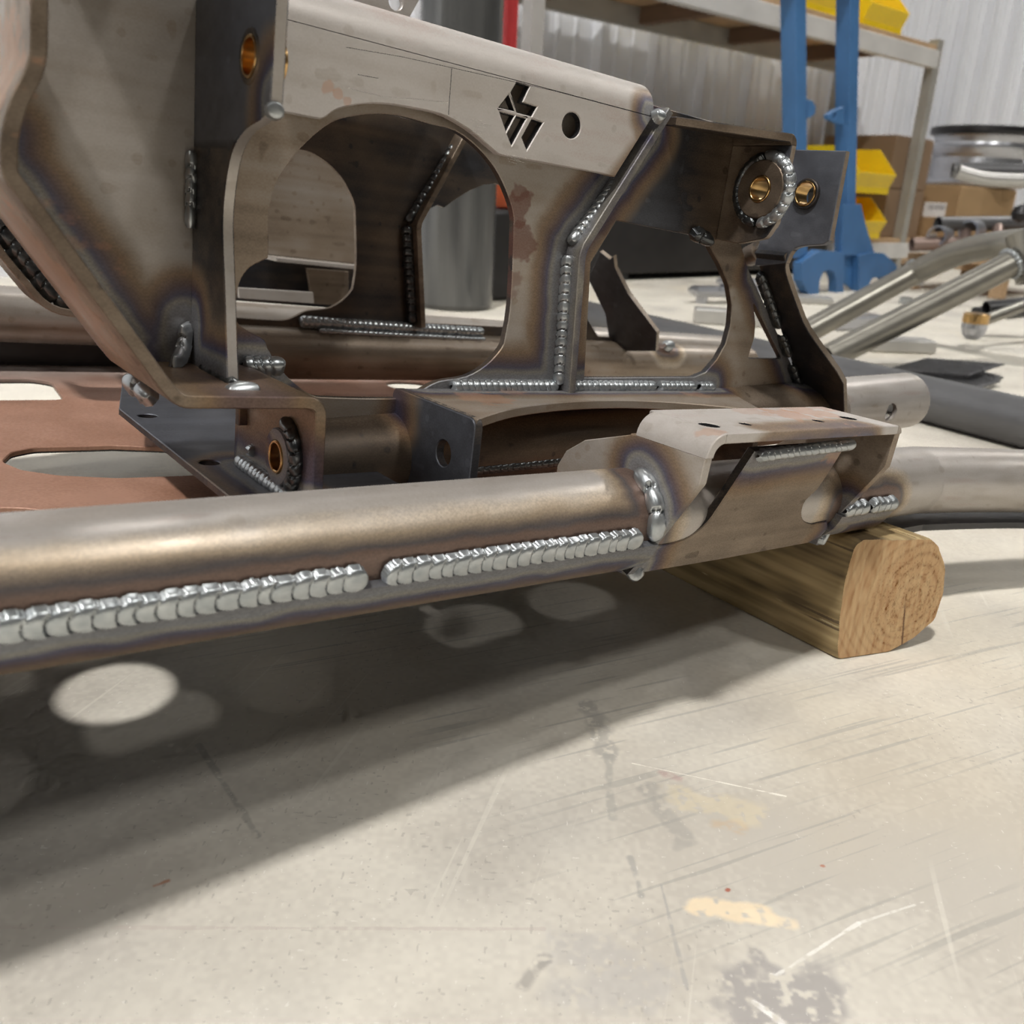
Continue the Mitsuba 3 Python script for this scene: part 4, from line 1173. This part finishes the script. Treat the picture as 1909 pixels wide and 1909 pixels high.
def bplate(px, t, holes=(), off=0.):
    loc = lambda q: ((bpt(*q) - H1) @ HA, bpt(*q)[2])
    hs = []
    for cx, cy, r in holes:
        c0, c1 = loc((cx, cy)), loc((cx + r, cy)); hs.append(Polygon(circle(c0, abs(c1[0] - c0[0]), 24)))
    P = Polygon([loc(q) for q in px]).buffer(0)
    for h in hs: P = P.difference(h)
    P = P if P.geom_type == 'Polygon' else max(P.geoms, key=lambda g: g.area)
    return move(plate(P, t, .05, .001), [HA, [0, 0, 1.], -HB], H1 * [1, 1, 0] + HB * (BB - H1 @ HB + off))
# arched feet: the arch opens downwards
part(BL, 'foot', bplate([(1470, 488), (1504, 464), (1551, 468), (1549, 553), (1536, 553), (1536, 520), (1531, 505), (1522, 500), (1511, 505), (1505, 520), (1503, 551), (1487, 551), (1470, 520)], .03, off=-.045), 'blue')
part(BL, 'foot', bplate([(1577, 474), (1600, 468), (1625, 470), (1649, 492), (1650, 538), (1637, 538), (1632, 522), (1620, 513), (1604, 516), (1596, 530), (1594, 546), (1578, 546)], .03, off=-.045), 'blue')
part(BL, 'foot', bplate([(1462, 480), (1490, 466), (1490, 546), (1478, 546), (1478, 520), (1462, 515)], .03, off=.05), 'blue')
part(BL, 'web', bplate([(1552, 380), (1585, 380), (1592, 410), (1612, 474), (1548, 474), (1551, 430)], .012, off=-.038), 'blue')
part(BL, 'web', bplate([(1548, 468), (1582, 468), (1582, 540), (1556, 520)], .012, off=-.02), 'blue')
part(BL, 'lug', bplate([(1494, 186), (1504, 188), (1510, 200), (1508, 212), (1500, 220), (1494, 220)], .016, off=-.02), 'blue')
part(BL, 'lug', bplate([(1562, 199), (1546, 205), (1532, 215), (1533, 222), (1552, 231), (1562, 233)], .016, [(1545, 216, 3)], off=-.02), 'blue')

# --- grey gas cylinder, red post
CY = on_floor(850, 578) * [1, 1, 0] + np.array([-.006, .05, 0])
G = thing('gas_cylinder', 'tall scuffed grey steel cylinder standing behind the frame', 'cylinder')
part(G, 'body', move(lathe([(0, .0), (.078, .0), (.086, .012), (.0865, 1.18), (.074, 1.27), (.045, 1.32), (.03, 1.33)], 64), np.eye(3), CY), 'galv')
part(G, 'neck', move(lathe([(.03, 1.325), (.03, 1.39), (.034, 1.40), (.034, 1.44), (0, 1.45)], 32), np.eye(3), CY), 'galv')
RP = at_depth(951, 40, 2.1) * [1, 1, 0]
K = thing('jack_post', 'red steel post on a black base between cylinder and white post', 'post')
part(K, 'post', solid(RP + [0, 0, .12], RP + [0, 0, .95], .018), 'red')
part(K, 'collar', solid(RP + [0, 0, .22], RP + [0, 0, .29], .045), 'orange')
part(K, 'base', move(box(-.1, .18, -.10, .10, 0, .215, .01), [HA, HB, [0, 0, 1.]], RP), 'black')

# --- control arm, converging tubes on the floor behind
def arm_pt(x, y, z): return at_depth(x, y, z)
CA = thing('control_arm', 'bare steel A-arm of two tubes rising to a welded joint, behind the frame', 'control arm')
p1 = [on_floor(1480, 632, .0225), at_depth(1706, 508, 1.72)]
p2 = [at_depth(1706, 508, 1.72), at_depth(1800, 468, 1.62), at_depth(1925, 452, 1.5), at_depth(2030, 470, 1.5)]
part(CA, 'tube', tube(p1, .0225, .003, 48, .05), 'tube')
part(CA, 'tube', tube(curve(p2, 6), .0235, .003, 48, .05), 'tube')
q1 = on_floor(1545, 666, .0225)
part(CA, 'tube', tube([q1, at_depth(1885, 492, 1.5)], .0225, .003, 48, .05), 'tube')
jd = N_(*(at_depth(1925, 452, 1.5) - at_depth(1885, 520, 1.5)))
part(CA, 'joint_cup', tube([at_depth(1935, 520, 1.5), at_depth(1915, 432, 1.5)], .034, .006, 48, .05), 'tube')
def world_ring(c, d, r, w, n=40, lump=.15):
    d = N_(*d); x = N_(*np.cross([0, 0, 1.], d)); y = np.cross(d, x)
    a = np.linspace(0, 2 * np.pi, n * 3)
    P = np.array([c + (r + 0) * (math.cos(t) * x + math.sin(t) * y) for t in a])
    rr = w * (1 + lump * np.sin(a * 22))
    return tube(P, rr, 0, 10, 1., open_ends=False)
part(CA, 'weld_bead', world_ring(at_depth(1706, 508, 1.72), p1[1] - p1[0], .0225, .0045), 'weld')
part(CA, 'weld_bead', world_ring(at_depth(1884, 492, 1.5), at_depth(1885, 492, 1.5) - q1, .0225, .005), 'weld')
part(CA, 'prop', tube([at_depth(2010, 520, 1.5) * [1, 1, 0] + [0, 0, .001], at_depth(2010, 520, 1.5) - [0, 0, .012]], .02, .003, 24), 'tube')

# --- dark pipe lying on the floor
d0, d1 = on_floor(1909, 788, .03), on_floor(1232, 623, .03)
dd = N_(*(d0 - d1))
single('steel_pipe', tube([d1 - dd * .25, d0 + dd * .5], .0295, .004, 64, .05), 'dark_tube', 'long dark grey steel pipe lying on the concrete behind the drilled stub end', 'pipe')

# --- expanded metal sheets
def sheet(corners, z, label):
    c = np.array([on_floor(x, y, z) for x, y in corners])
    e0, e1 = c[1] - c[0], c[3] - c[0]
    l0, l1 = np.linalg.norm(e0), np.linalg.norm(e1)
    n0, n1 = 15, 15
    hs = []
    for i in range(n0):
        for j in range(n1):
            for o in (0, .5):
                cx, cy = (i + .5 + o) / n0, (j + .5 + o) / n1
                if cx < .96 and cy < .96:
                    hs.append([(cx + dx / n0, cy + dy / n1) for dx, dy in ((.38, 0), (0, .38), (-.38, 0), (0, -.38))])
    m = plate(Polygon([(0, 0), (1, 0), (1, 1), (0, 1)], hs), 1., .5, 0)
    v = c[0] + m[0][:, :1] * e0 + m[0][:, 1:2] * e1 + (m[0][:, 2:] * .002) * np.array([0, 0, 1.])
    nn = m[2][:, :1] * N_(*e0) + m[2][:, 1:2] * N_(*e1) + m[2][:, 2:] * np.array([0, 0, 1.])
    single('mesh_sheet', (v, m[1], nn), 'mesh_sheet', label, 'metal sheet', 'loose expanded metal sheets')
sheet([(1668, 694), (1792, 736), (1862, 690), (1752, 668)], .003, 'black expanded metal sheet, lowest of the loose pile on the concrete')
sheet([(1663, 692), (1782, 736), (1876, 694), (1748, 672)], .010, 'black expanded metal sheet lying skewed in the middle of the pile')
sheet([(1653, 687), (1810, 699), (1890, 688), (1728, 667)], .020, 'black expanded metal sheet on top of the loose pile')

# --- tie rod with a plated end
TR = thing('tie_rod', 'grey tie rod with a chrome and copper ball end on the concrete', 'tie rod')
tb = at_depth(1817, 606, 1.78)
part(TR, 'rod', tube([tb + [0, 0, .002], at_depth(1935, 560, 1.86)], .0115, .003, 24), 'tube')
part(TR, 'ball_end', move(lathe([(0, -.030), (.012, -.028), (.021, -.018), (.024, -.006), (.024, .004)], 32), np.eye(3), tb), 'silver')
part(TR, 'copper_ring', move(lathe([(.024, .004), (.0245, .006), (.0245, .022), (.020, .024), (0, .0245)], 32), np.eye(3), tb), 'bronze', 'copper-coloured ring')
part(TR, 'black_rod', seg(at_depth(1838, 578, 1.95), at_depth(1960, 566, 1.95), .02, .003, 20), 'black')
part(TR, 'black_bracket', (move(box(-.02, .25, -.05, .05, 0, .02, .004), [HA, HB, [0, 0, 1.]], on_floor(1850, 590))), 'black')

# --- aluminium pieces on the floor between frame and rack
def lump(name, x, y, w, d, h, bsdf, label, rot=0., cat='aluminium block'):
    c = on_floor(x, y); ca, sa = math.cos(rot), math.sin(rot)
    ex, ey = np.array([ca, sa, 0]), np.array([-sa, ca, 0])
    return single(name, move(box(-w / 2, w / 2, -d / 2, d / 2, 0, h, .004), [ex, ey, [0, 0, 1.]], c), bsdf, label, cat)
cl = thing('pipe_clamp', 'silver clamp casting lying on the concrete left of the curved leg', 'clamp')
c0 = on_floor(1352, 566)
part(cl, 'body', move(join(box(-.10, .10, -.03, .03, .018, .045, .01), box(-.02, .09, -.03, .03, .045, .068, .008)), [[.97, .24, 0], [-.24, .97, 0], [0, 0, 1.]], c0), 'silver')
part(cl, 'pad', move(join(move(lathe([(.0, .0), (.016, .0), (.016, .02), (0, .02)], 24), np.eye(3), np.array([-.07, 0, 0])), move(lathe([(.0, .0), (.016, .0), (.016, .02), (0, .02)], 24), np.eye(3), np.array([.06, 0, 0]))), [[.97, .24, 0], [-.24, .97, 0], [0, 0, 1.]], c0), 'silver')
lump('flat_bar', 1372, 606, .19, .05, .034, 'alu', 'pale flat bar on the concrete nearest the curved leg, below the clamp', -.12)
lump('flat_bar', 1512, 566, .11, .05, .02, 'alu', 'short pale flat bar on the concrete in front of the blue feet', -.1)
lump('flat_bar', 1590, 612, .16, .06, .03, 'silver', 'bluish metal bar on the concrete seen between the A-arm tubes', .5)
lump('flat_bar', 1672, 655, .13, .05, .026, 'alu', 'ribbed aluminium bar on the concrete below the lower A-arm tube', .1)
nt = at_depth(1688, 560, 1.85)
hexn = [(.02 * math.cos(a), .02 * math.sin(a)) for a in np.arange(6) * np.pi / 3]
single('hex_nut', move(plate(Polygon(hexn, [circle((0, 0), .011, 20)]), .018, .01, .001), np.eye(3), on_floor(1688, 566) * [1, 1, 0] + [0, 0, .0185]), 'bolt', 'large steel nut on the concrete between the A-arm tubes', 'nut')

# --- tube subframe and bent tubes on the right
SF = thing('tube_subframe', 'rusty two-tube subframe with welded collars resting on a wooden crate', 'tube frame')
ta = (at_depth(1748, 418, 3.0), at_depth(1905, 416, 3.05))
tb_ = (at_depth(1699, 456, 3.0), at_depth(1985, 446, 3.0))
part(SF, 'tube', seg(*ta, .0245), 'dark_tube')
part(SF, 'tube', seg(*tb_, .0225), 'brown_tube')
for x, y in ((1753, 440), (1812, 430)):
    p = at_depth(x, y, 3.0)
    part(SF, 'collar', tube([p - HA * .03, p + HA * .03], .034, .006, 24), 'silver')
part(SF, 'strut', seg(at_depth(1800, 430, 3.02), at_depth(1800, 452, 2.98), .018), 'brown_tube')
part(SF, 'strut', seg(at_depth(1860, 424, 3.02), at_depth(1860, 450, 2.98), .018), 'brown_tube')
WC = thing('wooden_crate', 'low wooden crate under the rusty tube subframe', 'crate')
wb = at_depth(1790, 470, 3.0)
zc = wb[2] - .012
part(WC, 'top', move(box(-.08, .4, -.2, .14, zc - .02, zc, .002), [HA, HB, [0, 0, 1.]], wb * [1, 1, 0]), 'board')
for b in (-.19, -.05, .09):
    part(WC, 'slat', move(box(-.08, .4, b, b + .07, zc - .04, zc - .0205, .002), [HA, HB, [0, 0, 1.]], wb * [1, 1, 0]), 'board')
for x, y in ((-.07, -.19), (.35, -.19), (-.07, .10), (.35, .10)):
    part(WC, 'leg', move(box(x, x + .04, y, y + .04, 0, zc - .0405, .002), [HA, HB, [0, 0, 1.]], wb * [1, 1, 0]), 'board')
HP = thing('bent_hoop', 'dark and pale bent tube hoop in front of the wheel rim', 'bent tube')
h0, h1 = at_depth(1775, 317, 2.7), at_depth(2080, 322, 2.6)
part(HP, 'tube', tube(curve([h0, (h0 + h1) / 2, h1, h1 * [1, 1, .5] + [.1, -.05, 0], h1 * [1, 1, 0] + [.14, -.07, .001]], 8), .0215, .003, 32, .03), 'dark_tube')
g0 = [at_depth(x, y, 2.62) for x, y in ((1784, 320), (1806, 327), (1840, 334), (1909, 337), (2060, 338))]
part(HP, 'tube', tube(curve(g0 + [g0[-1] * [1, 1, .5] + [.09, -.05, 0], g0[-1] * [1, 1, 0] + [.12, -.06, .001]], 8), .0205, .003, 32, .03), 'alu', 'pale tube')
part(HP, 'ball', move(lathe([(0, -.03), (.022, -.02), (.03, 0), (.022, .02), (0, .03)], 24), np.eye(3), at_depth(1903, 398, 2.9)), 'black')

finish_steel()
